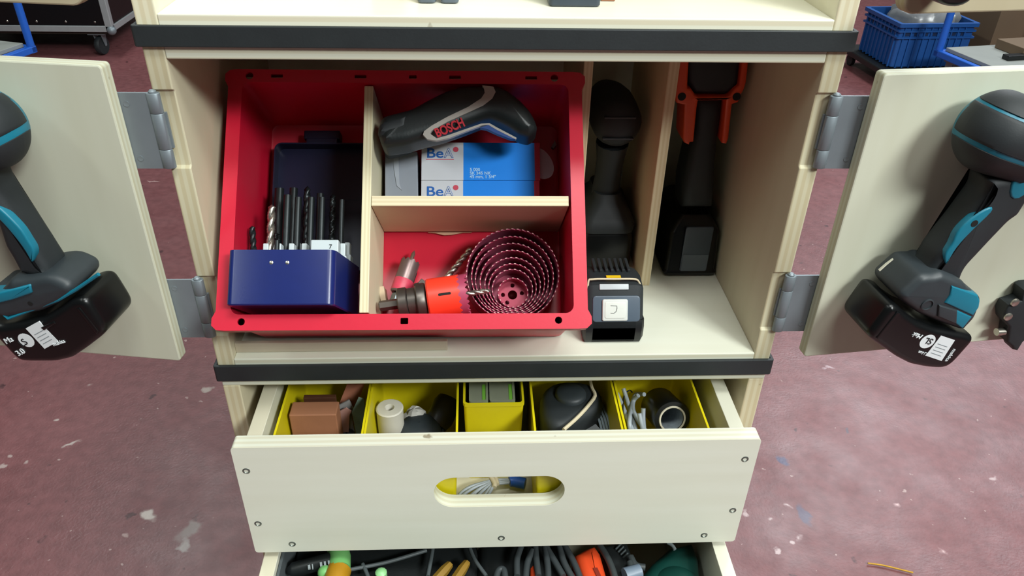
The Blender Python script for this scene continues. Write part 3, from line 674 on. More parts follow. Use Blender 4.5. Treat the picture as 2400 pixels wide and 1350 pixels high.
def drill(label,DT,n0,housing,handle,grip,base,button,battery,ridge,labels,extra=None):
    d=thing('cordless_drill',label,'drill',DT@Matrix.Translation((*trace(DT,[battery[0]],n0)[0],0.0137)))
    I=d.matrix_world.inverted()@DT
    def P(nm,mb,m,**k):
        o=part(nm,mb,m,d,**k); o.matrix_local=I; return o
    tr=lambda L,n=n0: trace(DT,L,n)
    rear,along,rpx,cuts,vent=housing
    p0=Vector(tr([rear])[0]); p1=Vector(tr([along])[0]); ax=(p1-p0).normalized(); rad=rpx
    # housing frame: local z along the barrel, -y towards the viewer, x downwards on the door
    dn=Vector((-ax.y,ax.x)); dn=dn if dn.y<0 else -dn
    HT=Matrix(((dn.x,0,ax.x,p0.x),(dn.y,0,ax.y,p0.y),(0,-1,0,n0),(0,0,0,1)))
    RZ=min(1,(n0-.001)/rad)
    HT=HT@Matrix.Diagonal((1,RZ,1,1))
    dome=[(rad*math.sqrt(max(0.0,1-(1-t)**2))+.0005,t*rad*.85) for t in (.0,.06,.16,.3,.5,.75,1)]
    pf=dome+[(rad,rad*1.9),(rad*.97,rad*2.0),(rad*.95,rad*3.0),(rad*.7,rad*3.6),(rad*.55,rad*4.4),(rad*.35,rad*4.6)]
    P('motor_housing',MB().lathe([(r*.965,t+.0008) for r,t in pf],HT,32),M_teal,sm=50)
    pp=dome+[(rad,rad*1.9),(rad*.97,rad*2.0)]
    P('chuck',MB().lathe([(rad*.30,rad*4.4),(rad*.44,rad*4.45),(rad*.46,rad*5.3),(rad*.30,rad*5.7),(rad*.12,rad*5.75)],HT,24),M_black,sm=40)
    for a0,a1 in cuts: P('rubber_pad',pad_mb(a0,a1,rad,rad*2.0,HT),M_black,sm=50)
    if vent is not None:
        m=MB()
        for i in range(12):
            t=rad*(.22+i*.14); rr=rad*.957*(math.sqrt(max(0,1-(1-t/(rad*.85))**2)) if t<rad*.85 else 1)
            for da in (-3,4): m.box(-.0011,.0011,-.0004,.0006,-.0012,.0012,HT@Matrix.Translation((rr*math.sin(R(vent+da)),-rr*math.cos(R(vent+da)),t)))
        P('vent',m,M_hole,kind='stuff')
    P('handle',MB().pillow(trace_solid(DT,handle,n0-.009,n0+.009),n0-.017,n0+.017,.009),M_black,sm=60)
    for g in grip: P('grip_inlay',MB().pillow(smooth(tr(g,n0+.0165),2),n0+.010,n0+.0185,.002),M_teal,sm=50)
    P('foot',MB().pillow(trace_solid(DT,base,n0-.019,n0+.019),n0-.026,n0+.026,.008),M_darkgrey,sm=60)
    P('button',MB().pillow(tr(button,n0+.024),n0+.012,n0+.0275,.002),M_teal,sm=40)
    b=P('battery',MB().pillow(trace_solid(DT,battery,n0-.020,n0+.021),n0-.027,n0+.027,.007),M_blackgloss,sm=40)
    for rg in ridge: P('battery_rib',MB().pillow(trace_solid(DT,rg,n0-.020,n0+.021,ref=battery),n0+.02,n0+.0280,.0015),M_blackgloss,sm=40)
    Lp,Lc,txt=labels; lp=n0+.0272
    P('label_plate',MB().prism(tr(Lp,lp),lp-.001,lp),M_white)
    c=tr([Lc[0]],lp)[0]; c2=tr([Lc[1]],lp)[0]; P('label_disc',MB().prism(circ(c[0],c[1],math.dist(c,c2),22),lp-.001,lp),M_white)
    for t_,p,q,sz,mm in txt:
        a=tr([p],lp)[0]; b2=tr([q],lp)[0]
        o=words(t_,sz,I@txf(a[0],a[1],lp+.0002,math.degrees(math.atan2(b2[1]-a[1],b2[0]-a[0]))),mm,d,shear=.2 if t_[0]=='M' else 0)
    ls=tr(Lp,lp); m=MB()      # printed lines on the white plate
    for k in range(4):
        t0=.36+.15*k; A=Vector(ls[0])*(1-t0)+Vector(ls[3])*t0; B=Vector(ls[1])*(1-t0)+Vector(ls[2])*t0; A,B=A*.85+B*.15,A*.2+B*.8
        nn=(B-A).normalized(); nn=Vector((-nn.y,nn.x))*.0003
        m.prism([tuple(A-nn),tuple(B-nn),tuple(B+nn),tuple(A+nn)],lp,lp+.0002)
    P('print_lines',m,mat('grey_print','#7c8488',.6))
    if extra: extra(P,tr)
    return d
M_ink=mat('black_print','#14171a',.5)
DR=TR@Matrix.Translation((0,0,.0135)); N0=.036
A4=lambda L:z(1960,200,3.75,L); A5=lambda L:z(1960,540,3.97,L)
def vents_r(P,tr):
    u,v=tr(A4([(1212,1212)]),N0+.018)[0]; P('screw_hole',MB().prism(circ(u,v,.0034,14),N0+.015,N0+.0188),M_hole)
    u,v=tr(A5([(835,680)]),N0+.024)[0]; P('belt_clip_hole',MB().lathe([(.0065,0),(.0065,.0032),(.0052,.0036),(.0048,.001)],Matrix.Translation((u,v,N0+.0236)),18),M_darkgrey)
    P('belt_clip_boss',MB().prism(circ(u,v-.001,.0046,16),N0+.024,N0+.0252),M_teal)
    P('foot_clip',MB().pillow(tr(A5([(960,690),(1120,730),(1250,790),(1160,905),(1100,860),(950,760)]),N0+.024),N0+.01,N0+.027,.002),M_teal,sm=40)
    P('clip_cover',MB().pillow(tr(A5([(940,680),(1115,730),(1105,860),(930,790)]),N0+.025),N0+.01,N0+.0282,.002),M_darkgrey,sm=40)
    P('pale_edge_strip',MB().prism(tr(A5([(395,368),(464,308),(528,262),(526,270),(468,318),(402,378)]),N0+.0195),N0+.0185,N0+.0202),mat('pale_edge','#c8c8b4',.3))  # thin pale strip along the edge of the foot
drillR=drill('teal and black cordless drill hanging on the right door, battery label upside down',DR,N0,
    ((2268,286),(2433,344),.0362,[(-.99,-.55),(-.485,.29),(.40,.99)],None),
    A4([(1190,730),(1660,730),(1700,830),(1650,990),(1570,1125),(1480,1165),(1300,1330)])+A5([(1255,175),(1150,275),(1110,345),(1100,420),(900,420),(700,300),(765,220),(815,110)])+A4([(1000,1105),(1180,870)]),
    [A4([(1390,1040),(1350,1050),(1200,1140),(1090,1240),(1015,1330)])+A5([(1072,60),(1097,90),(1050,165),(990,190),(995,270),(1010,350),(1060,230),(1120,140)])+A4([(1130,1330),(1250,1210),(1395,1080)]),
     A4([(1590,755),(1520,850),(1502,1000),(1565,1035),(1660,960),(1800,800),(1700,740)])],
    A5([(780,215),(735,235),(640,218),(565,213),(520,245),(355,380),(375,440),(600,620),(870,770),(1150,910),(1270,790),(1310,600),(1290,570),(1120,445),(1095,400),(1000,330)]),
    A5([(1055,500),(1300,585),(1320,640),(1310,700),(1255,780),(1110,715),(990,660),(1040,585)]),
    A5([(280,455),(240,480),(90,720),(100,775),(180,840),(430,1040),(600,1150),(800,1222),(950,1255),(1030,1240),(1090,1190),(1250,1000),(1250,955),(1130,905),(800,790),(600,690),(430,560),(370,490)]),
    [A5([(330,520),(375,545),(190,800),(160,770)])],
    (A5([(975,980),(1105,1022),(980,1215),(832,1165)]),A5([(850,1035),(918,1035)]),
     [('SL',A5([(910,1012)])[0],A5([(813,989)])[0],.0098,M_ink),('Mak',A5([(812,975)])[0],A5([(720,945)])[0],.0075,M_white),('makita',A5([(1090,1100)])[0],A5([(990,1240)])[0],.006,M_white),('Li-ion',A5([(850,1140)])[0],A5([(730,1105)])[0],.005,M_white)]),vents_r)
DLt=TL@Matrix.Translation((0,0,.0135))
B2=lambda L:z(0,180,4.5,L); B3=lambda L:z(0,560,4.5,L); B6=lambda L:z(0,180,2.933,L)
def extra_l(P,tr):
    P('teal_rim',MB().tube([(u,v,N0+.0235) for u,v in tr(B3([(1040,372),(800,535),(620,640),(400,720),(90,838),(0,760)]),N0+.0235)],.0017,8),M_teal)
    P('foot_screw',MB().prism(circ(*tr(B3([(320,680)]),N0+.026)[0],.0024,12),N0+.022,N0+.0264),M_hole)
drillL=drill('teal and black cordless drill hanging on the left door, cut by the photo edge',DLt,N0,
    ((29,272),(-43.5,303),.0350,[(-.99,-.62),(-.54,.27),(.43,.99)],21),
    B2([(-120,880),(60,900),(95,980),(110,1060),(200,1195),(310,1350)])+B3([(440,-170),(555,0),(670,185),(700,260),(500,330),(240,330),(190,215),(140,120),(90,50)])+B2([(0,1210),(-150,1100)]),
    [B6([(-60,850),(0,885),(100,985),(185,1070),(188,1105),(215,1150),(250,1167),(252,1200),(243,1250),(229,1300),(215,1260),(188,1200),(100,1085),(0,970),(-60,930)])],
    B3([(-150,560),(60,500),(200,370),(250,300),(430,260),(670,180),(780,153),(870,165),(1005,207),(1050,272),(1020,340),(860,470),(600,620),(330,720),(90,800),(-60,740)]),
    B3([(-150,560),(0,548),(330,464),(345,475),(362,545),(340,562),(160,625),(20,660),(-150,650)]),
    B3([(1020,385),(1100,355),(1165,345),(1220,390),(1290,520),(1362,660),(1355,725),(1270,810),(1080,970),(900,1110),(700,1190),(400,1245),(250,1262),(170,1210),(0,1020),(-100,850),(90,850),(400,750),(640,660),(860,510)]),
    [B3([(1080,470),(1120,440),(1300,700),(1265,745)]),B3([(600,770),(780,660),(800,690),(640,800)])],
    (B3([(270,945),(410,870),(615,1080),(470,1160)]),B3([(275,1070),(355,1070)]),
     [('LS',B3([(240,1140)])[0],B3([(324,1086)])[0],.0098,M_ink),('Ma',B3([(70,1110)])[0],B3([(180,1060)])[0],.0085,M_white),('3.0',B3([(200,1235)])[0],B3([(330,1170)])[0],.0085,M_white),('makita',B3([(570,1130)])[0],B3([(780,1060)])[0],.0055,M_white)]),extra_l)
# black bracket on the right door
BT=DR; A5b=A5
bk=thing('bit_holder','black bracket with two screws and a chrome stud at the lower right door edge','bracket',DR@Matrix.Translation((*trace(DR,A5([(1650,800)]),0)[0],0)))
I=bk.matrix_world.inverted()@DR
bo=trace(DR,A5([(1700,520),(1740,495),(1900,480),(1950,700),(1900,900),(1740,950),(1690,1000),(1640,1080),(1600,1070),(1590,1040),(1540,1000),(1560,860),(1520,810),(1515,740),(1560,660),(1680,620)]),.009)
o=part('holder_body',MB().pillow(bo,.0002,.018,.003),M_black,bk,sm=45); o.matrix_local=I
for p in A5([(1662,670),(1598,803)]):
    u,v=trace(DR,[p],.018)[0]; o=part('screw_head',MB().lathe([(.0048,0),(.0045,.0014),(.003,.0022),(.001,.0024)],Matrix.Translation((u,v,.0178)),14),M_bright,bk); o.matrix_local=I
q=trace(DR,A5([(1490,945),(1560,940)]),.012); o=part('stud',MB().tube([(*q[0],.012),(*q[1],.012)],.0042,12),M_bright,bk); o.matrix_local=I
# drill on the upper right door: only the underside of its battery shows
ub=thing('tool_battery_pack','black rounded tool base hanging on the upper right door, cut by the top edge','tool',TUR@Matrix.Translation((.075,.385,.0137)))
uo=trace(TUR,[(2160,-40),(2160,-12),(2176,0),(2200,6),(2222,3),(2240,-6),(2250,-20),(2250,-40)],.03)
I=ub.matrix_world.inverted()@TUR; o=part('pack_body',MB().pillow(smooth(uo,3),.0137,.052,.008),M_blackgloss,ub,sm=50); o.matrix_local=I
# ------------------------------------------------------------------ loose battery on the cabinet floor
lb=thing('battery_pack','black slide-on battery with white release plate and stretched rubber band, on cabinet floor','battery',(.128,.05,.0182))
B=Matrix.Translation((-.128,-.05,-.0182))
def prof(k,dx): return [(dx,y*(1)+(.05-y)*k,zz+( .05-zz)*k) for y,zz in ((.0235,.0182),(.0195,.024),(.0195,.0395),(.0235,.0475),(.0365,.0735),(.041,.082),(.066,.0855),(.086,.078),(.092,.060),(.092,.0182))]
m=MB().rings([[( x,y,max(.0182,zz)) for x,y,zz in prof(k,x0)] for x0,k in ((.0955,.16),(.0985,.05),(.104,0),(.151,0),(.1565,.05),(.1595,.16))])
part('battery_body',m,M_black,lb,T=B,sm=35)
m=MB().rings([[(x,y,max(.0182,zz)) for x,y,zz in prof(k,x0)][:4]+[(x0,.07,.045),(x0,.07,.0182)] for x0,k in ((.0945,.1),(.0965,.0),(.158,.0),(.1607,.1))])
part('battery_skirt',m,mat('black_plastic_skirt','#16191b',.4),lb,T=B,sm=35)
FT=frame((.128,.0300,.0605),(1,0,0),(0,.0130,.0260))     # sloping front face
m=MB().pillow(rrect(-.0250,.0275,-.0165,.0125,.004),-.003,.0012,.0012,FT); part('face_plate',m,mat('blue_grey_plastic','#4d5a67',.35,coat=.2),lb,T=B,sm=40)
m=MB().pillow(rrect(-.0145,.0135,-.0150,.0088,.002),-.003,.0036,.0012,FT); part('release_plate',m,mat('ivory_plastic','#cfd3cd',.4),lb,T=B,sm=40)
m=MB().pillow(rrect(-.0118,.0108,-.0120,.0062,.002),.002,.0041,.0005,FT); part('plate_inset',m,mat('ivory_plastic_bright','#d6dad2',.45),lb,T=B)
m=MB().tube([(x,y,.0043) for x,y in ((-.0055,.0022),(.0012,.0018),(.0014,-.001),(.0006,-.0042),(-.002,-.0062),(-.0055,-.0060))],.00035,6,FT); part('pen_mark',m,mat('pencil_grey','#6b6f6c',.6),lb,T=B)
m=MB().pillow(rrect(-.0160,.0160,-.0035,.0028,.0008),-.002,.0012,.0006,frame((.1265,.0402,.0805),(1,0,0),(0,.006,.0085))); part('latch_bar',m,mat('pale_grey_latch','#b4bcbf',.4),lb,T=B)
m=MB().box(.1195,.1355,.0505,.0553,.0835,.0856); part('yellow_sticker',m,mat('yellow_sticker','#e0b914',.5),lb,T=B)
m=MB()
for i in range(7): m.box(.107+i*.0062,.1105+i*.0062,.062,.088,.082,.0885)
part('terminal_ribs',m,M_black,lb,T=B,bevel=.0008)
pts=[(.0985,.030,.052),(.0985,.044,.0825),(.104,.0462,.0862),(.128,.0462,.0864),(.148,.0462,.0862),(.1545,.046,.083),(.159,.044,.070),(.161,.05,.045),(.159,.07,.03)]
part('rubber_band',MB().tube(smooth(pts,4,False),.0011,8),M_cream,lb,T=B)
# ------------------------------------------------------------------ tools in the two tall compartments
t1=thing('black_drill','all-black cordless drill standing in the narrow compartment next to the crate','drill',(.142,.20,.0182)); B=Matrix.Translation((-.142,-.20,-.0182))
part('battery',MB().rings([[(p[0],p[1],zz) for p in rrect(.110-k,.1740+k,.178-k,.285+k,.007)] for zz,k in ((.0182,-.002),(.021,0),(.064,0),(.070,-.003))]),M_blackgloss,t1,T=B,sm=35)
part('foot',MB().rings([[(p[0],p[1],zz) for p in rrect(.142-a,.142+a,.176+s_,.284-s_,.012)] for zz,a,s_ in ((.0705,.032,0),(.080,.0335,0),(.088,.030,.006),(.104,.018,.02),(.112,.0165,.024))]),M_black,t1,T=B,sm=60)
part('handle',MB().tube([(.142,.222,.105),(.142,.219,.13),(.142,.214,.155),(.142,.210,.178)],[.0185,.0165,.017,.02],14),M_black,t1,T=B)
part('motor_housing',MB().lathe([(.006,-.012),(.019,-.0105),(.026,-.005),(.029,.004),(.030,.03),(.030,.055),(.027,.075),(.02,.10)],frame((.1425,.192,.208),(1,0,0),(0,0,-1)),24),M_black,t1,T=B,sm=60)
for zz in (.194,.2195): part('housing_seam',MB().box(.1245,.1605,.1792,.190,zz-.0008,zz+.0008),mat('dark_grey_seam','#34393c',.5),t1,T=B)
t2=thing('orange_cordless_tool','orange and black cordless tool with two prongs standing in right compartment','power tool',(.242,.2,.0182)); B=Matrix.Translation((-.242,-.2,-.0182))
OTf=frame((.235,.165,.2),(1,0,0),(0,0,1)); A8=lambda L:z(1340,120,4.219,L)
oo=trace(OTf,A8([(1062,20),(1035,250),(1020,330),(1010,440),(1035,510),(1110,525),(1095,860),(1110,900),(1155,920),(1165,895),(1200,890),(1232,560),(1245,482),(1522,478),(1480,880),(1482,905),(1525,910),(1545,860),(1580,520),(1640,500),(1672,420),(1700,370),(1720,300),(1752,20),(1690,20),(1650,330),(1600,370),(1560,430),(1520,445),(1250,448),(1220,430),(1180,370),(1140,360),(1145,250),(1160,20)]),0)
M_orange=mat('orange_tool_plastic','#d8481f',.45,var=.08,scale=40)
part('orange_shell',MB().pillow(oo,-.035,.003,.0028,OTf),M_orange,t2,T=B,sm=50)
for p in A8([(1090,450),(1632,450)]):
    u,v=trace(OTf,[p],.0035)[0]; part('screw_well',MB().prism(circ(u,v,.0046,14),-.001,.0034,OTf),M_hole,t2,T=B)
def trp(L,n,r,n0): 
    return MB().pillow(trace(OTf,A8(L),n),n0,n+.002,r,OTf)
part('upper_body',trp([(1150,-60),(1150,300),(1210,420),(1520,430),(1640,340),(1680,-60)],-.004,.006,-.10),M_black,t2,T=B,sm=50)
part('handle',trp([(1230,470),(1500,470),(1480,700),(1450,900),(1430,1100),(1420,1330),(1400,1560),(1090,1560),(1100,1330),(1150,1100),(1200,900),(1220,700)],-.006,.012,-.055),M_black,t2,T=B,sm=60)
part('battery',MB().rings([[(p[0],p[1],zz) for p in rrect(.2135-k,.2800+k,.158-k,.275+k,.006)] for zz,k in ((.0184,-.003),(.021,0),(.024,.0008),(.027,-.001),(.080,-.003),(.092,-.010),(.098,-.016))]),M_blackgloss,t2,T=B,sm=35)
part('front_panel',MB().pillow(rrect(.2325,.2670,.0265,.0900,.003),0,.0022,.001,frame((0,.1592,0),(1,0,0),(0,0,1))),mat('slate_grey_panel','#3b4652',.4),t2,T=B)
part('panel_label',MB().prism(rrect(.2340,.2660,.0275,.0510,.0012),.002,.0026,frame((0,.1592,0),(1,0,0),(0,0,1))),mat('slate_grey_light','#5a646d',.45),t2,T=B)
# ------------------------------------------------------------------ yellow bins in the open drawer
BZ0,BZ1=-.1787,-.055
def bin_mb(x0,x1,y0,y1):
    m=MB(); t=.0016; k=.0035; r=.004
    def rg(d,zz): return [(p[0],p[1],zz) for p in rrect(x0+d,x1-d,y0+d,y1-d,r,3)]
    m.rings([rg(k,BZ0),rg(0,BZ1-.004),rg(-.0008,BZ1-.004),rg(-.0008,BZ1),rg(t,BZ1),rg(k+t,BZ0+t)],True,True); return m
bx=[(-.242,-.1475,'leftmost, holding a wood block'),(-.1455,-.0452,'second from left, holding a white thread cone'),(-.0385,.0300,'middle and shortest, holding two clear boxes'),(.0395,.1365,'fourth from left, holding a banded black tool'),(.1395,.2325,'rightmost, holding tape and grey cables')]
for i,(a,b,l) in enumerate(bx):
    y0,y1=(-.0625,.100) if i!=2 else (.006,.165)
    c=Vector(((a+b)/2,(y0+y1)/2,BZ0)); m=bin_mb(a,b,y0,y1); m.v=[tuple(Vector(p)-c) for p in m.v]
    solo('yellow_bin','yellow plastic bin in the upper drawer, %s'%l,'bin',m,M_yellow,c,0,30,'yellow bins in the drawer')
def wbox(name,label,cat,x0,x1,y0,y1,z0,z1,m,bev=.0008,rot=0,group=None):
    c=Vector(((x0+x1)/2,(y0+y1)/2,z0)); mb=MB().box(x0-c.x,x1-c.x,y0-c.y,y1-c.y,0,z1-z0)
    return solo(name,label,cat,mb,m,Matrix.Translation(c)@Matrix.Rotation(R(rot),4,'Z'),bev,40,group)
BI=BZ0+.0019
M_cork=mat('brown_wood_block','#9d6a4d',.65,var=.16,scale=14,bump=.2)
wbox('wood_block','reddish-brown wooden block standing upright in the leftmost yellow bin','block',-.2362,-.1830,.004,.027,BI,-.0665,M_cork,.0012,0)
wbox('wood_strip','dark brown strip standing behind the wooden block in the leftmost yellow bin','strip',-.2250,-.1880,.032,.038,BI,-.0655,mat('dark_wood','#4a2a18',.6),.0006)
def slab(name,label,cat,px,zt,zb,m,bev=.0005,r=0,sm=40,group=None,ymin=-.162):
    """flat thing whose top outline is traced on the level zt"""
    T0=XY(zt); pts=[(max(-.2452,min(.2495,p[0])),max(ymin,p[1])) for p in trace(T0,px,0)]; cx=sum(p[0] for p in pts)/len(pts); cy=sum(p[1] for p in pts)/len(pts)
    q=[(p[0]-cx,p[1]-cy) for p in pts]; mb=MB().pillow(q,0,zt-zb,r) if r else MB().prism(q,0,zt-zb)
    return solo(name,label,cat,mb,m,(cx,cy,zb),bev if not r else 0,sm,group)
A6=lambda L:z(600,880,4.2857,L); A7=lambda L:z(1160,880,4.2857,L)
def leaning(name,label,cat,px,y,z0,m,dy=.0,th=.0012,zmin=None):
    """thin sheet leaning in a bin: outline traced on a vertical plane at depth y, foot on the bin floor"""
    T0=frame((0,y,0),(1,0,0),(0,dy,1)); pts=trace(T0,px,0); pts=[(u,max(v,z0)) for u,v in pts]; cx=pts[0][0]
    mb=MB().prism([(u-cx,v-z0) for u,v in pts],0,th)
    T=T0@Matrix.Translation((cx,z0,0)); return solo(name,label,cat,mb,m,T,0)
M_pink=mat('pink_sanding_sponge','#b5745a',.8,var=.15,scale=120)
leaning('sanding_strip','orange-pink sanding strip leaning on the back wall of the leftmost bin','strip',A6([(830,290),(915,80),(1090,80),(1010,300),(1000,480),(840,480)]),.060,BI,M_pink,0,.003)
leaning('sandpaper_sheet','grey and pink folded sandpaper sheet right of the wooden block','sandpaper',A6([(815,300),(935,238),(990,330),(960,390),(1010,640),(815,640)]),.040,BI,mat('grey_sandpaper','#8c8a88',.9,var=.1,scale=200),0,.002)
leaning('sandpaper_sheet','narrow pink sandpaper sheet in front of the grey folded one','sandpaper',A6([(825,360),(905,318),(960,350),(940,390),(930,640),(830,640)]),.032,BI,mat('pink_sandpaper','#a97f74',.9,var=.1,scale=200),0,.0015)
leaning('sandpaper_sheet','white-edged green sandpaper sheet along the right wall of the leftmost bin','sandpaper',A6([(965,360),(1030,215),(1085,230),(1095,300),(1060,640),(1020,640)]),.030,BI,mat('green_sandpaper','#5d7264',.9,var=.2,scale=120),0,.0018)
T0=XY(-.118); pts=smooth(trace(T0,A6([(815,480),(900,455),(995,450),(1010,600),(990,720),(830,720),(800,600)]),0),2); c=(pts[0][0],pts[0][1])
solo('rubber_pad','black rubber pad lying right of the wooden block in the leftmost bin','pad',MB().pillow([(u-c[0],v-c[1]) for u,v in pts],0,.058,.010),M_black,(c[0],c[1],BI),0,60)
# second bin
p=at(905,955,'z',-.0760)
t=thing('thread_cone','white cone of thread with a hole in its top, in second yellow bin','cone',(p.x+.004,p.y,BI)); hgt=-.0760-BI
part('cone_body',MB().lathe([(.0145,0),(.0150,.003),(.0156,hgt-.004),(.0160,hgt-.0012),(.0145,hgt),(.0056,hgt+.0002),(.0050,hgt-.001),(.0050,hgt-.03)],None,32,True,True),mat('white_thread','#d3cfc2',.6,var=.06,scale=90),t,sm=35)
p=at(985,1000,'z',-.118)
t=thing('rubber_stopper','dark slate rubber cap beside the white thread cone','cap',(p.x,p.y-.012,BI)); hh=-.100-BI
part('cap_body',MB().lathe([(.026,0),(.0272,.01),(.027,hh-.018),(.0245,hh-.008),(.019,hh-.002),(.010,hh),(.0005,hh+.0005)],None,32,True,False),mat('slate_rubber','#2b3338',.55,var=.2,scale=60),t,sm=60)
part('cap_ridge',MB().lathe([(.0275,hh-.022),(.0288,hh-.020),(.0288,hh-.017),(.0270,hh-.015)],None,32,False,False),mat('slate_rubber_edge','#39434a',.5),t)
q0,q1=at(1022,1000,'z',-.118),at(1053,935,'z',-.100)
solo('dark_bottle','black-brown cylinder lying slanted against the right wall of the second bin','bottle',MB().tube([(0,0,0),tuple((q1-q0)*.25),tuple((q1-q0)*.8),tuple(q1-q0),tuple((q1-q0)*1.04)],[.013,.0165,.0165,.014,.006],16),mat('black_brown_plastic','#1d1811',.4,var=.2),Matrix.Translation(q0),0,60)
def crumple(name,label,cat,px,zt,r,m,seed):
    rnd=random.Random(seed); p=at(px[0],px[1],'z',zt); mb=MB().ell((0,0,0),(r,r*.8,r*.7),None,10,6)
    mb.v=[tuple(Vector(v)*(1+rnd.uniform(-.28,.28))) for v in mb.v]; return solo(name,label,cat,mb,m,Matrix.Translation(p),0,15)
crumple('paper_scrap','crumpled white paper scrap behind the slate rubber cap','paper',(972,972),-.106,.0125,mat('white_paper','#b6b4ae',.8),3)
wbox('brass_plate','small tan piece at the right wall of the second bin','piece',-.0555,-.0490,.0,.022,BI,-.128,mat('tan_piece','#7d6640',.6))
# third bin: two clear boxes
M_clear=mat('clear_box_plastic','#a2a892',.15,var=.04,trans=.45); M_green=mat('green_label','#6ba83c',.5); M_inner=mat('box_contents','#7b7b68',.6,var=.3,scale=90)
for a,b,l in ((1092,1143,'left'),(1149,1206,'right')):
    pa,pb=at(a,950,'z',-.066),at(b,950,'z',-.066); x0,x1=max(-.0318,pa.x),min(.0235,pb.x)
    t=thing('clear_box','clear lidded box with green stripe in the middle bin, the %s of two'%l,'box',((x0+x1)/2,.07,BI),'clear boxes with green stripes'); cx,cy=(x0+x1)/2,.07
    w2=(x1-x0)/2; y0=.0150-cy; y1=.13-cy; hh=-.060-BI
    part('box_shell',MB().rings([[(p[0],p[1],zz) for p in rrect(-w2+d,w2-d,y0+d,y1-d,.002,3)] for zz,d in ((0,.001),(.001,0),(hh-.0015,0),(hh,.0015))]),M_clear,t,sm=30)
    part('contents',MB().box(-w2+.002,w2-.002,y0+.002,y1-.002,.002,hh-.014),M_inner,t,bevel=.001)
    part('green_stripe',MB().box(w2-.0062,w2-.0006,y0-.0005,y0+.03,.004,hh+.0004),M_green,t)
    part('lid_rim',MB().plate(rrect(-w2-.0008,w2+.0008,y0-.0008,y1+.0008,.003,3),[rrect(-w2+.002,w2-.002,y0+.002,y1-.002,.002,3)],hh-.006,hh+.0010),mat('clear_rim','#aab09a',.15,trans=.5),t)
# fourth bin
tb=XY(-.073); ol=smooth(trace(tb,A7([(440,190),(520,60),(700,20),(950,40),(1060,100),(1110,200),(1100,290),(1000,340),(880,390),(800,450),(690,535),(600,520),(520,480),(465,380)]),0),2)
c=(sum(p[0] for p in ol)/len(ol),sum(p[1] for p in ol)/len(ol))
t=thing('banded_tool','bulky black tool attachment wrapped with a beige rubber band, fourth yellow bin','tool',(c[0],c[1],BI)); hh=-.073-BI
loc=lambda px,zz: [(*((Vector(p)-Vector(c))),zz) for p in trace(XY(BI+zz),px,0)]
part('tool_body',MB().pillow([(u-c[0],v-c[1]) for u,v in ol],0,hh,.012),M_black,t,sm=60)
part('tool_knob',MB().lathe([(.019,hh-.004),(.0185,hh+.003),(.016,hh+.006),(.006,hh+.007)],Matrix.Translation((Vector(trace(tb,A7([(760,200)]),0)[0])-Vector(c)).to_3d()),20),M_darkgrey,t,sm=50)
part('rubber_band',MB().tube(smooth(loc(A7([(955,50),(975,130),(1005,205),(940,300),(880,370),(800,450),(690,545)]),hh+.0014),3,False),.0022,8),M_cream,t)
slab('tool_label','white-topped crimson label at the front left of the fourth yellow bin','label',A7([(530,512),(615,512),(655,640),(560,640)]),-.098,BI,mat('crimson_label','#c01840',.5),.0006)
slab('label_card','small white card just above the crimson label','card',A7([(522,470),(600,490),(618,514),(530,520)]),-.0965,-.0995,M_white,.0003)
slab('grey_bracket','folded grey metal bracket at the front of the fourth bin','bracket',A7([(830,640),(960,425),(1080,560),(1070,660),(1020,640),(990,540),(900,650)]),-.100,-.107,mat('matte_grey_metal','#83878a',.5,metal=.4),.0005)
crumple('paper_scrap','small white scrap in front of the banded black tool','paper',(1331,1021),-.106,.0105,mat('white_paper','#b6b4ae',.8),8)
for i in range(4):
    a=A7([(1010+i*22,370-i*25),(1085+i*30,600)]); q0,q1=at(*a[0],'z',-.097),at(*a[1],'z',-.105)
    solo('plastic_strip','thin clear-grey plastic strip along the right wall of the fourth bin','strip',MB().tube([(0,0,0),tuple((q1-q0)*.5+Vector((0,0,.004))),tuple(q1-q0)],.0016,6),mat('grey_strip','#77838a',.25),Matrix.Translation(q0),0,40,'clear-grey strips')
# fifth bin: tape roll stack and cables
f0=at(1576,983,'z',-.090); ax=Vector((.10,-.93,.36)).normalized()
TT=frame(f0,(1,0.11,0),ax.cross(Vector((1,.11,0))))
if TT.to_3x3().col[2].dot(ax)<0: TT=TT@Matrix.Rotation(math.pi,4,'X')
t=thing('tape_roll','black electrical tape rolls on a pale cardboard core in the rightmost yellow bin','tape',TT)
part('tape',MB().lathe([(.0165,-.0005),(.0215,-.001),(.0222,-.003),(.0222,-.050),(.021,-.052),(.0165,-.052)],None,32,False,False),mat('black_tape','#101314',.35,var=.2,scale=60),t,sm=35)
part('core',MB().lathe([(.0142,0),(.0146,.0004),(.0162,.0004),(.0166,-.0002),(.0166,-.05),(.0142,-.05)],None,32,False,False),mat('pale_core','#bdb7a4',.6),t,sm=35)
part('core_lining',MB().lathe([(.0141,-.002),(.0141,-.046)],None,32,False,True),mat('printed_lining','#8d979e',.5,var=.35,scale=260),t)
M_cable=mat('grey_cable','#98a1a8',.4,var=.08); M_wire=mat('black_wire','#16191b',.5)
def cable(name,label,cat,pz,r,m,group=None,n=8):
    P=[at(x,y,'z',zz) for x,y,zz in pz]; o=P[0]; path=smooth([tuple(p-o) for p in P],5,False)
    return solo(name,label,cat,MB().tube(path,r,n),m,Matrix.Translation(o),0,60,group)
def A7z(L,zz): return [(x,y,(zz[i] if isinstance(zz,list) else zz)) for i,(x,y) in enumerate(A7(L))]
G='grey cables in the rightmost bin'
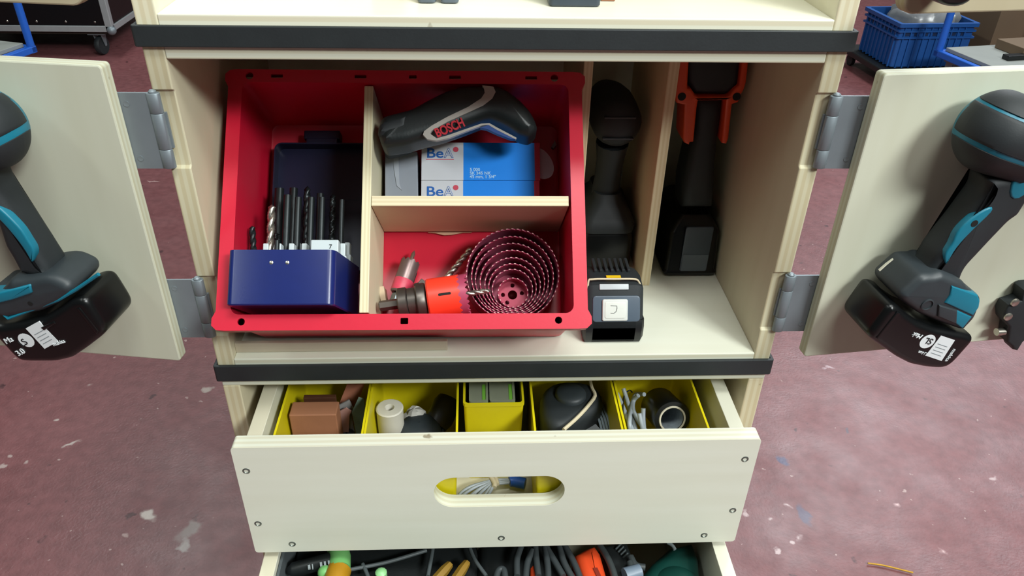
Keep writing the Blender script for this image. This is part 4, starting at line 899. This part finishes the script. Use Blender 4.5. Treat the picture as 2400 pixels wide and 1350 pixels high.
for k,(L,lb) in enumerate(((([(1225,180),(1290,330),(1400,600)]),'grey flat cable nearest the left wall of the rightmost bin'),([(1290,130),(1330,260),(1430,600)],'second grey cable from the left wall of the rightmost bin'),
        ([(1440,200),(1390,260),(1400,380),(1540,600)],'looped grey cable in the middle of the left cable bunch'),([(1500,190),(1410,200),(1370,330),(1350,480),(1370,600)],'tall grey loop curving beside the black tape'),
        ([(1490,330),(1490,430),(1500,560)],'straight grey cable touching the black tape at left'),([(1450,380),(1470,480),(1500,600)],'short grey cable between loop and tape'),([(1940,230),(2000,350),(2130,600)],'grey cable along the right wall of the rightmost bin'))):
    cable('grey_cable',lb,'cable',A7z(L,[-.088]+[-.098]*(len(L)-2)+[-.112]),.0028,M_cable,G)
cable('black_wire','thin black wire looping at the left wall of the rightmost bin','wire',A7z([(1300,600),(1285,350),(1300,200),(1350,150),(1380,170)],-.094),.0009,M_wire)
cable('black_wire','thin black wire right of the black tape rolls','wire',A7z([(1900,260),(1960,380),(2080,490),(2120,600)],-.096),.0009,M_wire)
# cable bundle on the drawer floor behind the hand slot
FZD=-.1785
t=thing('cable_bundle','tied bundle of grey cables with blue plug, seen through the drawer slot','cable',at(1140,1150,'z',-.172)); o=t.location.copy(); A9=lambda L:z(980,1080,6.137,L)
def tb_(L,zz,r,nm,m):
    P=[at(x,y,'z',zz[i] if isinstance(zz,list) else zz)-o for i,(x,y) in enumerate(A9(L))]; return part(nm,MB().tube(smooth([tuple(p) for p in P],5,False),r,8),m,t,sm=60)
for L in ([(1060,300),(820,380),(620,520),(580,640)],[(1060,310),(860,420),(690,560),(650,660)],[(1070,320),(920,440),(780,600),(740,680)],[(1080,330),(980,460),(880,600),(840,680)],[(1075,315),(900,400),(740,560),(700,670)],[(1090,340),(1020,470),(960,600),(930,680)],[(1050,290),(760,370),(600,480),(560,600)]):
    tb_(L,[-.166,-.166,-.170,-.1745],.0021,'cable_loop',M_cable)
for L in ([(1060,300),(1200,275),(1330,280)],[(1065,320),(1220,300),(1330,300)],[(1080,330),(1180,325),(1310,315)]): tb_(L,-.166,.0019,'cable_loop',M_cable)
tb_([(1040,225),(1075,280),(1100,340),(1090,380)],-.1635,.0030,'cream_tie',M_cream); tb_([(1110,235),(1130,290),(1140,340)],-.1635,.0026,'cream_tie',M_cream)
tb_([(1315,295),(1360,290),(1450,310),(1540,330)],-.166,.0068,'blue_plug',mat('blue_plug','#2a62cc',.4))
# ------------------------------------------------------------------ tools in the lower drawer (only their tops show)
DB=-.3915
A10=lambda L:z(600,1230,4.138,L); A11=lambda L:z(1140,1230,4.0,L)
slab('tool_case','black ribbed tool case filling the left part of the lower drawer','case',[(664,1262),(700,1246),(1100,1240),(1130,1300),(1110,1420),(664,1432),(660,1350)],-.252,DB,mat('black_case_plastic','#15191a',.5,var=.25,bump=.2),.0,.010,60)
wbox('foam_liner','grey-edged liner strip along the left wall of the lower drawer','liner',-.2500,-.2468,-.16,.10,DB,-.2125,mat('grey_liner','#4c5356',.7),.0005)
q0,q1=at(672,1340,'z',-.232),at(790,1308,'z',-.228); d_=(q1-q0)
t=thing('marker_tool','black lettered rod with green collar and yellow grip in the lower drawer','tool',q0)
part('rod',MB().tube([(0,0,0),tuple(d_*.12),tuple(d_)],[.003,.0085,.0095],14),mat('black_rod','#171b1c',.4),t,sm=60)
part('green_collar',MB().tube([tuple(Vector(at(x,y,'z',-.226))-q0) for x,y in ((790,1280),(797,1308),(796,1334))],.0125,16),mat('light_green_plastic','#6fae66',.45),t,sm=60)
part('yellow_grip',MB().tube([tuple(Vector(at(x,y,'z',-.228))-q0) for x,y in ((796,1334),(790,1350),(782,1395))],.0140,16),mat('amber_plastic','#a87a14',.45),t,sm=60)
part('green_knob',MB().ell(tuple(Vector(at(762,1342,'z',-.228))-q0),(.0085,.0085,.0085)),mat('light_green_plastic','#6fae66',.45),t)
m=MB(); rnd=random.Random(2); Tm=Matrix.Translation(Vector(at(722,1331,'z',-.2215))-q0)@Matrix.Rotation(math.atan2(d_.y,d_.x),4,'Z')
for i in range(9):
    if i in (2,6): continue
    m.box(i*.0045,i*.0045+.0012+rnd.random()*.0016,-.003+rnd.random()*.001,.003,-.001,.0012,Tm)
part('pale_marking',m,mat('grey_letters','#8f989a',.6),t,kind='stuff')
p=at(893,1341,'z',-.235); solo('green_bead','small pale green bead poking out between the black tools of the lower drawer','bead',MB().lathe([(.006,-.018),(.0068,-.006),(.0068,0),(.004,.003),(.0005,.0035)],None,12),mat('pale_green_plastic','#8fc98a',.4),Matrix.Translation(p))
for L,lb in (([(1030,1350),(1055,1322)],'short ochre stick lying left in the lower drawer'),([(1072,1352),(1095,1318)],'broader ochre stick lying right of the short one')):
    a,b=at(*L[0],'z',-.238),at(*L[1],'z',-.238); a=a*1.0; d2=(b-a); solo('ochre_stick',lb,'stick',MB().tube([tuple(-d2*.6),tuple(d2*.5),tuple(d2)],[.006,.006,.0045],6),mat('ochre_wood','#8a6a22',.5),Matrix.Translation(a),0,30)
for i,L in enumerate(([(1003,1350),(1012,1300),(1018,1262)],[(1140,1350),(1112,1310),(1098,1275)],[(850,1322),(862,1350),(868,1380)],[(820,1335),(905,1318),(1000,1290)])):
    cable('grey_lead',['grey lead running upright beside the ochre sticks','grey lead slanting right of the ochre sticks','short grey lead left of the pale green knob','long dark lead lying across the black tool case'][i],'cable',[(x,y,-.238) for x,y in L],.0024,mat('dim_grey_lead','#4b5254',.5))
slab('angle_grinder_case','black tool body under the coiled cables in the lower drawer','tool',[(1120,1275),(1210,1255),(1330,1250),(1350,1420),(1120,1440)],-.245,DB,mat('black_tool_body','#121617',.5,var=.25),.0,.012,60)
ot=slab('orange_power_tool','orange power tool body lying among black cables in the lower drawer','power tool',[(1344,1296),(1375,1278),(1395,1272),(1408,1290),(1425,1350),(1440,1440),(1375,1450),(1362,1350)],-.228,DB,M_orange,.0,.012,60)
s2=slab('x','x','x',[(1390,1331),(1400,1330),(1410,1352),(1404,1362)],-.2265,-.229,mat('orange_slot_shade','#7c2412',.5),.0)  # slot is a raised patch, its inner shade painted as darker orange
for k in ('label','category'): del s2[k]
s2.name='slot'; s2.parent=ot; s2.matrix_parent_inverse=ot.matrix_basis.inverted()
slab('orange_piece','small orange piece showing between the coiled black cables','piece',[(1243,1330),(1250,1322),(1260,1345),(1258,1380),(1242,1380)],-.236,-.246,M_orange,.0,.003)
slab('orange_piece','red-orange sliver beside the orange power tool, under the cables','piece',[(1322,1312),(1330,1325),(1356,1352),(1360,1400),(1330,1400)],-.2345,-.245,mat('orange_sliver','#c03a30',.5),.0,.003)
coil=thing('coiled_cable','coil of black rubber cable beside the orange tool in the lower drawer','cable',at(1290,1340,'z',-.232)); o=coil.location.copy()
for L in ([(1212,1350),(1212,1310),(1222,1278)],[(1262,1350),(1256,1300),(1254,1270)],[(1285,1380),(1284,1330),(1276,1275)],[(1320,1350),(1300,1315),(1282,1285),(1278,1268)],[(1345,1360),(1322,1318),(1308,1272)],[(1362,1360),(1345,1318),(1324,1280),(1318,1262)],[(1162,1360),(1168,1338),(1180,1335),(1185,1360)],[(1232,1360),(1236,1320),(1248,1290)]):
    part('cable_turn',MB().tube(smooth([tuple(at(x,y,'z',-.229)-o) for x,y in L],5,False),.0038,10),mat('black_cable_rubber','#353b3d',.5,var=.15),coil,sm=60)
slab('ribbed_tool','black tool with ribbed grille right of the orange power tool','power tool',[(1405,1275),(1470,1264),(1480,1290),(1490,1330),(1486,1440),(1450,1440),(1425,1340)],-.240,DB,mat('black_grille_tool','#1a1f20',.5,var=.2),.0,.010,60)
rt=bpy.context.scene.objects['ribbed_tool']
for i in range(4):
    a,b=A11([(1210+i*24,230+i*26),(1265+i*20,175+i*30)]); q0,q1=at(*a,'z',-.2385)-rt.location,at(*b,'z',-.2385)-rt.location
    part('grille_rib',MB().tube([tuple(q0),tuple(q1)],.0012,6),mat('grey_rib','#4a5254',.4),rt)
for i,L in enumerate(([(1405,1278),(1425,1310),(1440,1350),(1446,1400)],[(1478,1305),(1490,1325),(1512,1330)],[(1470,1360),(1480,1338),(1476,1318)])):
    cable('rubber_lead',['black lead along the right side of the orange power tool','grey curved lead in front of the green tool','short grey lead curling at the bottom edge'][i],'cable',[(x,y,-.232) for x,y in L],.0042,mat('grey_black_lead',('#363c3d'),.5))
a,b=at(1455,1352,'z',-.232),at(1500,1338,'z',-.232); solo('blue_grey_plug','pale blue-grey plug at the bottom edge of the photo, lower drawer','plug',MB().tube([tuple((a-b)*.8),(0,0,0)],[.009,.0085],12),mat('blue_grey_plug','#6d7c8c',.4),Matrix.Translation(b),0,50)
gt=slab('green_power_tool','dark green power tool in the right corner of the lower drawer','power tool',[(1500,1345),(1530,1310),(1570,1275),(1625,1262),(1640,1300),(1645,1360),(1650,1450),(1500,1450)],-.242,DB,mat('dark_green_plastic','#0c3a33',.4,var=.15),.0,.016,60)
p=at(1585,1340,'z',-.238)-gt.location; part('motor_dome',MB().ell((p.x,p.y-.01,p.z-.022),(.034,.030,.026)),mat('dark_green_plastic','#0c3a33',.4,var=.15),gt,sm=60)
cable('grey_lead','short pale lead lying above the dark green tool','cable',[(1565,1272,-.232),(1575,1278,-.232),(1582,1288,-.233)],.0022,mat('pale_lead','#7b8586',.5))
# ------------------------------------------------------------------ things on the upper shelf (their feet show)
t=thing('grey_stand','grey two-footed stand on the upper shelf, left of the dark case','stand',(-.055,.07,.3752))
for sg in (-1,1): part('foot',MB().pillow(rrect(-.018,-.0020,-.028,.05,.004) if sg<0 else rrect(.0020,.018,-.028,.05,.004),0,.02,.002),mat('blue_grey_stand','#5c6772',.4),t)
part('stand_body',MB().box(-.018,.018,-.020,.05,.0201,.10),mat('blue_grey_stand','#5c6772',.4),t,bevel=.002)
t=thing('dark_case','slate-blue plastic case with rounded corners on the upper shelf','case',(.064,.09,.3752))
part('case_body',MB().rings([[(p[0],p[1],zz) for p in rrect(-.0225+d,.0225-d,-.055+d,.05-d,.004)] for zz,d in ((0,.001),(.0012,0),(.09,0),(.091,.001))]),mat('slate_case','#3a444e',.4),t,sm=35)
wbox('wood_piece','small wood piece left on the upper shelf, cut by the top edge','block',-.114,-.088,.056,.09,.3752,.42,M_cork)
wbox('wooden_bar','thin brown wooden bar behind the slate-blue case on the upper shelf','bar',.0905,.103,.058,.062,.3752,.42,M_cork,.0004)
# ------------------------------------------------------------------ background: flight case, trolleys, blue crate, cartons
M_alu=mat('aluminium_profile','#a3a8aa',.42,metal=.25,var=.1,scale=30); M_lam=mat('black_laminate','#0b0d0f',.35,var=.2,scale=10); M_bluest=mat('blue_painted_steel','#1c5fc4',.4,var=.08)
fc=thing('flight_case','black flight case with aluminium edges and ball corners on castors, upper left background','case',(-2.5,4.2,FZ)); B=Matrix.Translation((2.5,-4.2,-FZ))
X0,X1,Y0,Y1,Z0,Z1=-3.05,-1.944,3.632,4.75,-.615,.1
part('case_body',MB().box(X0+.004,X1-.004,Y0+.004,Y1-.004,Z0+.004,Z1-.004),M_lam,fc,T=B)
def bar(x0,x1,y0,y1,z0,z1): part('edge_profile',MB().box(x0,x1,y0,y1,z0,z1),M_alu,fc,T=B,bevel=.003)
bar(X0,X1,Y0-.003,Y0+.03,Z0,Z0+.032); bar(X1-.03,X1+.003,Y0,Y1,Z0,Z0+.032); bar(X1-.032,X1+.003,Y0-.003,Y0+.032,Z0,Z1); bar(X0-.003,X0+.032,Y0-.003,Y0+.032,Z0,Z1)
bar(X0,X1,Y0-.003,Y0+.03,Z1-.032,Z1); bar(X1-.03,X1+.003,Y0,Y1,Z1-.032,Z1)
part('base_board',MB().box(X0+.02,X1-.02,Y0+.02,Y1-.02,Z0-.016,Z0),mat('brown_board','#2c241c',.7),fc,T=B)
for x,y in ((X1,Y0),(X0,Y0),(X1,Y1)): part('ball_corner',MB().ell((x-.006*(1 if x==X1 else -1),y+.006,Z0+.008),(.024,.024,.024)),M_steel,fc,T=B,sm=60)
for i in range(6):
    for zz in (Z0+.052,Z0+.10)[:1]: part('rivet',MB().lathe([(.006,0),(.004,.003),(.001,.0035)],frame((X1-.08-i*.15,Y0+.002,zz),(1,0,0),(0,0,1)),10),M_bright,fc,T=B)
for x,y in ((-2.046,3.70),(-2.046,4.6),(-2.95,3.70),(-2.95,4.6)):
    c=part('castor_wheel',MB().lathe([(.02,-.016),(.046,-.014),(.05,-.008),(.05,.008),(.046,.014),(.02,.016)],frame((x,y-.01,FZ+.05),(.2,1,0),(0,0,1)),24),M_black,fc,T=B)
    b=MB(); b.box(x-.045,x+.045,y-.045,y+.045,Z0-.022,Z0-.016)
    for sx in (-1,1): b.prism([(-.03,-.02),(.03,-.02),(.012,-.09),(-.006,-.09)],-.0015,.0015,frame((x+sx*.02,y-.005,Z0),(.0,1,0),(0,0,1)))
    part('castor_fork',b,M_steel,fc,T=B)
def trolley(label,cx,cy,sg,lean):
    t=thing('trolley',label,'trolley',Matrix.Translation((cx,cy,FZ))@Matrix.Rotation(R(lean),4,'Z'))
    zb=.25; L=1.0; W=.62*sg
    for x in (0,W): part('side_tube',MB().box(min(x,x-.03*sg),max(x,x-.03*sg),-L,0,zb-.03,zb),M_bluest,t,bevel=.004)
    for y in (0,-L+.03): part('end_tube',MB().box(min(-.03*sg,W-.0*sg)+.0,max(-.03*sg,W),y-.03,y,zb-.031,zb-.001),M_bluest,t,bevel=.004)
    for x in (-.015*sg,W-.015*sg): part('upright',MB().tube([(x,-.015,zb),(x,-.015,zb+.62)],.017,12),M_bluest,t)
    part('deck_board',MB().box(min(.004*sg,W-.034*sg),max(.004*sg,W-.034*sg),-L+.004,-.034,zb-.002,zb+.016),mat('grey_deck_board','#8d918c',.6,var=.1,scale=12),t,bevel=.002)
    for x in (.03*sg,W-.06*sg):
        for y in (-.08,-L+.08):
            w_=part('castor',MB().lathe([(.02,-.015),(.055,-.013),(.06,0),(.055,.013),(.02,.015)],frame((x,y,.06),(0,1,0),(0,0,1)),20),M_darkgrey,t); k=MB().box(x-.03,x+.03,y-.03,y+.03,.205,.218); k.box(x-.024,x-.02,y-.02,y+.02,.06,.206); k.box(x+.02,x+.024,y-.02,y+.02,.06,.206); part('castor_fork',k,M_steel,t)
    return t
trolley('blue steel trolley with grey deck in front of the flight case, far upper left',-2.035,2.985,-1,-17)
trolley('blue steel trolley with grey deck beside the blue plastic crate, upper right',2.240,3.03,1,11)
bc2=thing('plastic_crate','blue ribbed plastic crate with two rims, right of the cabinet in the background','crate',Matrix.Translation((2.114,3.203,-.65))@Matrix.Rotation(R(4),4,'Z'))
m=MB(); W,D_,H_=.40,.34,.225
def rg(d,zz): return [(p[0],p[1],zz) for p in rrect(-d,W+d,-d,D_+d,.012,3)]
m.rings([rg(-.012,0),rg(-.012,.006),rg(0,.008),rg(0,.148),rg(.010,.150),rg(.010,.158),rg(0,.160),rg(0,.180),rg(.010,.182),rg(.010,.190),rg(0,.192),rg(0,.205),rg(.014,.207),rg(.014,H_),rg(-.006,H_),rg(-.008,.01)],True,True)
M_bc=mat('blue_crate_plastic','#1a5094',.42,var=.1,scale=20)
part('crate_body',m,M_bc,bc2,sm=25)
for i in range(10):
    x=.02+i*.036; part('crate_rib',MB().box(x,x+.006,-.008,.002,.004,.206),M_bc,bc2)
for i in range(9):
    y=.02+i*.036; part('crate_rib',MB().box(-.008,.002,y,y+.006,.004,.206),M_bc,bc2)
for i in range(7):
    part('rim_slot',MB().box(.03+i*.05,.055+i*.05,-.0012,.001,.162,.178),mat('slot_shade_blue','#0b2447',.6),bc2)  # slots are solid boxes; their shade is painted in as darker blue
    part('rim_slot',MB().box(-.0012,.001,.02+i*.045,.042+i*.045,.162,.178),mat('slot_shade_blue','#0b2447',.6),bc2)
dl=thing('dolly','black wheeled dolly under the blue plastic crate','dolly',Matrix.Translation((2.114,3.203,FZ))@Matrix.Rotation(R(4),4,'Z'))
part('dolly_frame',MB().box(-.05,.46,-.05,.44,.068,.0995),mat('black_dolly_plastic','#14181a',.5,var=.2),dl,bevel=.006)
for x in (0,.4):
    for y in (0,.38): part('dolly_wheel',MB().lathe([(.01,-.012),(.033,-.01),(.034,0),(.033,.01),(.01,.012)],frame((x,y,.034),(0,1,0),(0,0,1)),16),M_black,dl)
rnd=random.Random(5); m=MB().ell((0,0,0),(.17,.14,.10),None,26,14)
m.v=[tuple(Vector(v)*(1+.10*math.sin(v[0]*70+v[1]*40)+rnd.uniform(-.05,.05))) for v in m.v]
solo('plastic_bag','crumpled grey translucent plastic bag heaped in the blue plastic crate','bag',m,mat('grey_film','#8f9396',.25,var=.08,trans=.25),Matrix.Translation((2.32,3.40,-.45)),0,70)
M_card=mat('brown_cardboard','#6d5a45',.75,var=.08,scale=8)
wbox('cardboard_box','brown cardboard box standing behind the right blue trolley','box',2.62,3.25,3.30,3.75,FZ,-.33,M_card,.002,6)
wbox('cardboard_box','low cardboard tray on the right blue trolley deck, at the photo edge','box',2.50,2.84,2.86,3.03,-.483,-.44,M_card,.002,11)
wbox('metal_bar','flat black metal bar lying in front of the low cardboard tray','bar',2.42,2.62,2.80,2.84,-.483,-.462,M_lam,.002,11)
# straw on the floor
a=at(2034,1320,'z',FZ+.003); P=[at(x,y,'z',FZ+.004)-a for x,y in ((2034,1320),(2065,1324),(2100,1332),(2140,1342))]
solo('yellow_straw','thin yellow straw lying on the floor, lower right','straw',MB().tube(smooth([tuple(p) for p in P],4,False),.0017,6),mat('yellow_straw_material','#c99a2e',.6),Matrix.Translation(a),0,60)
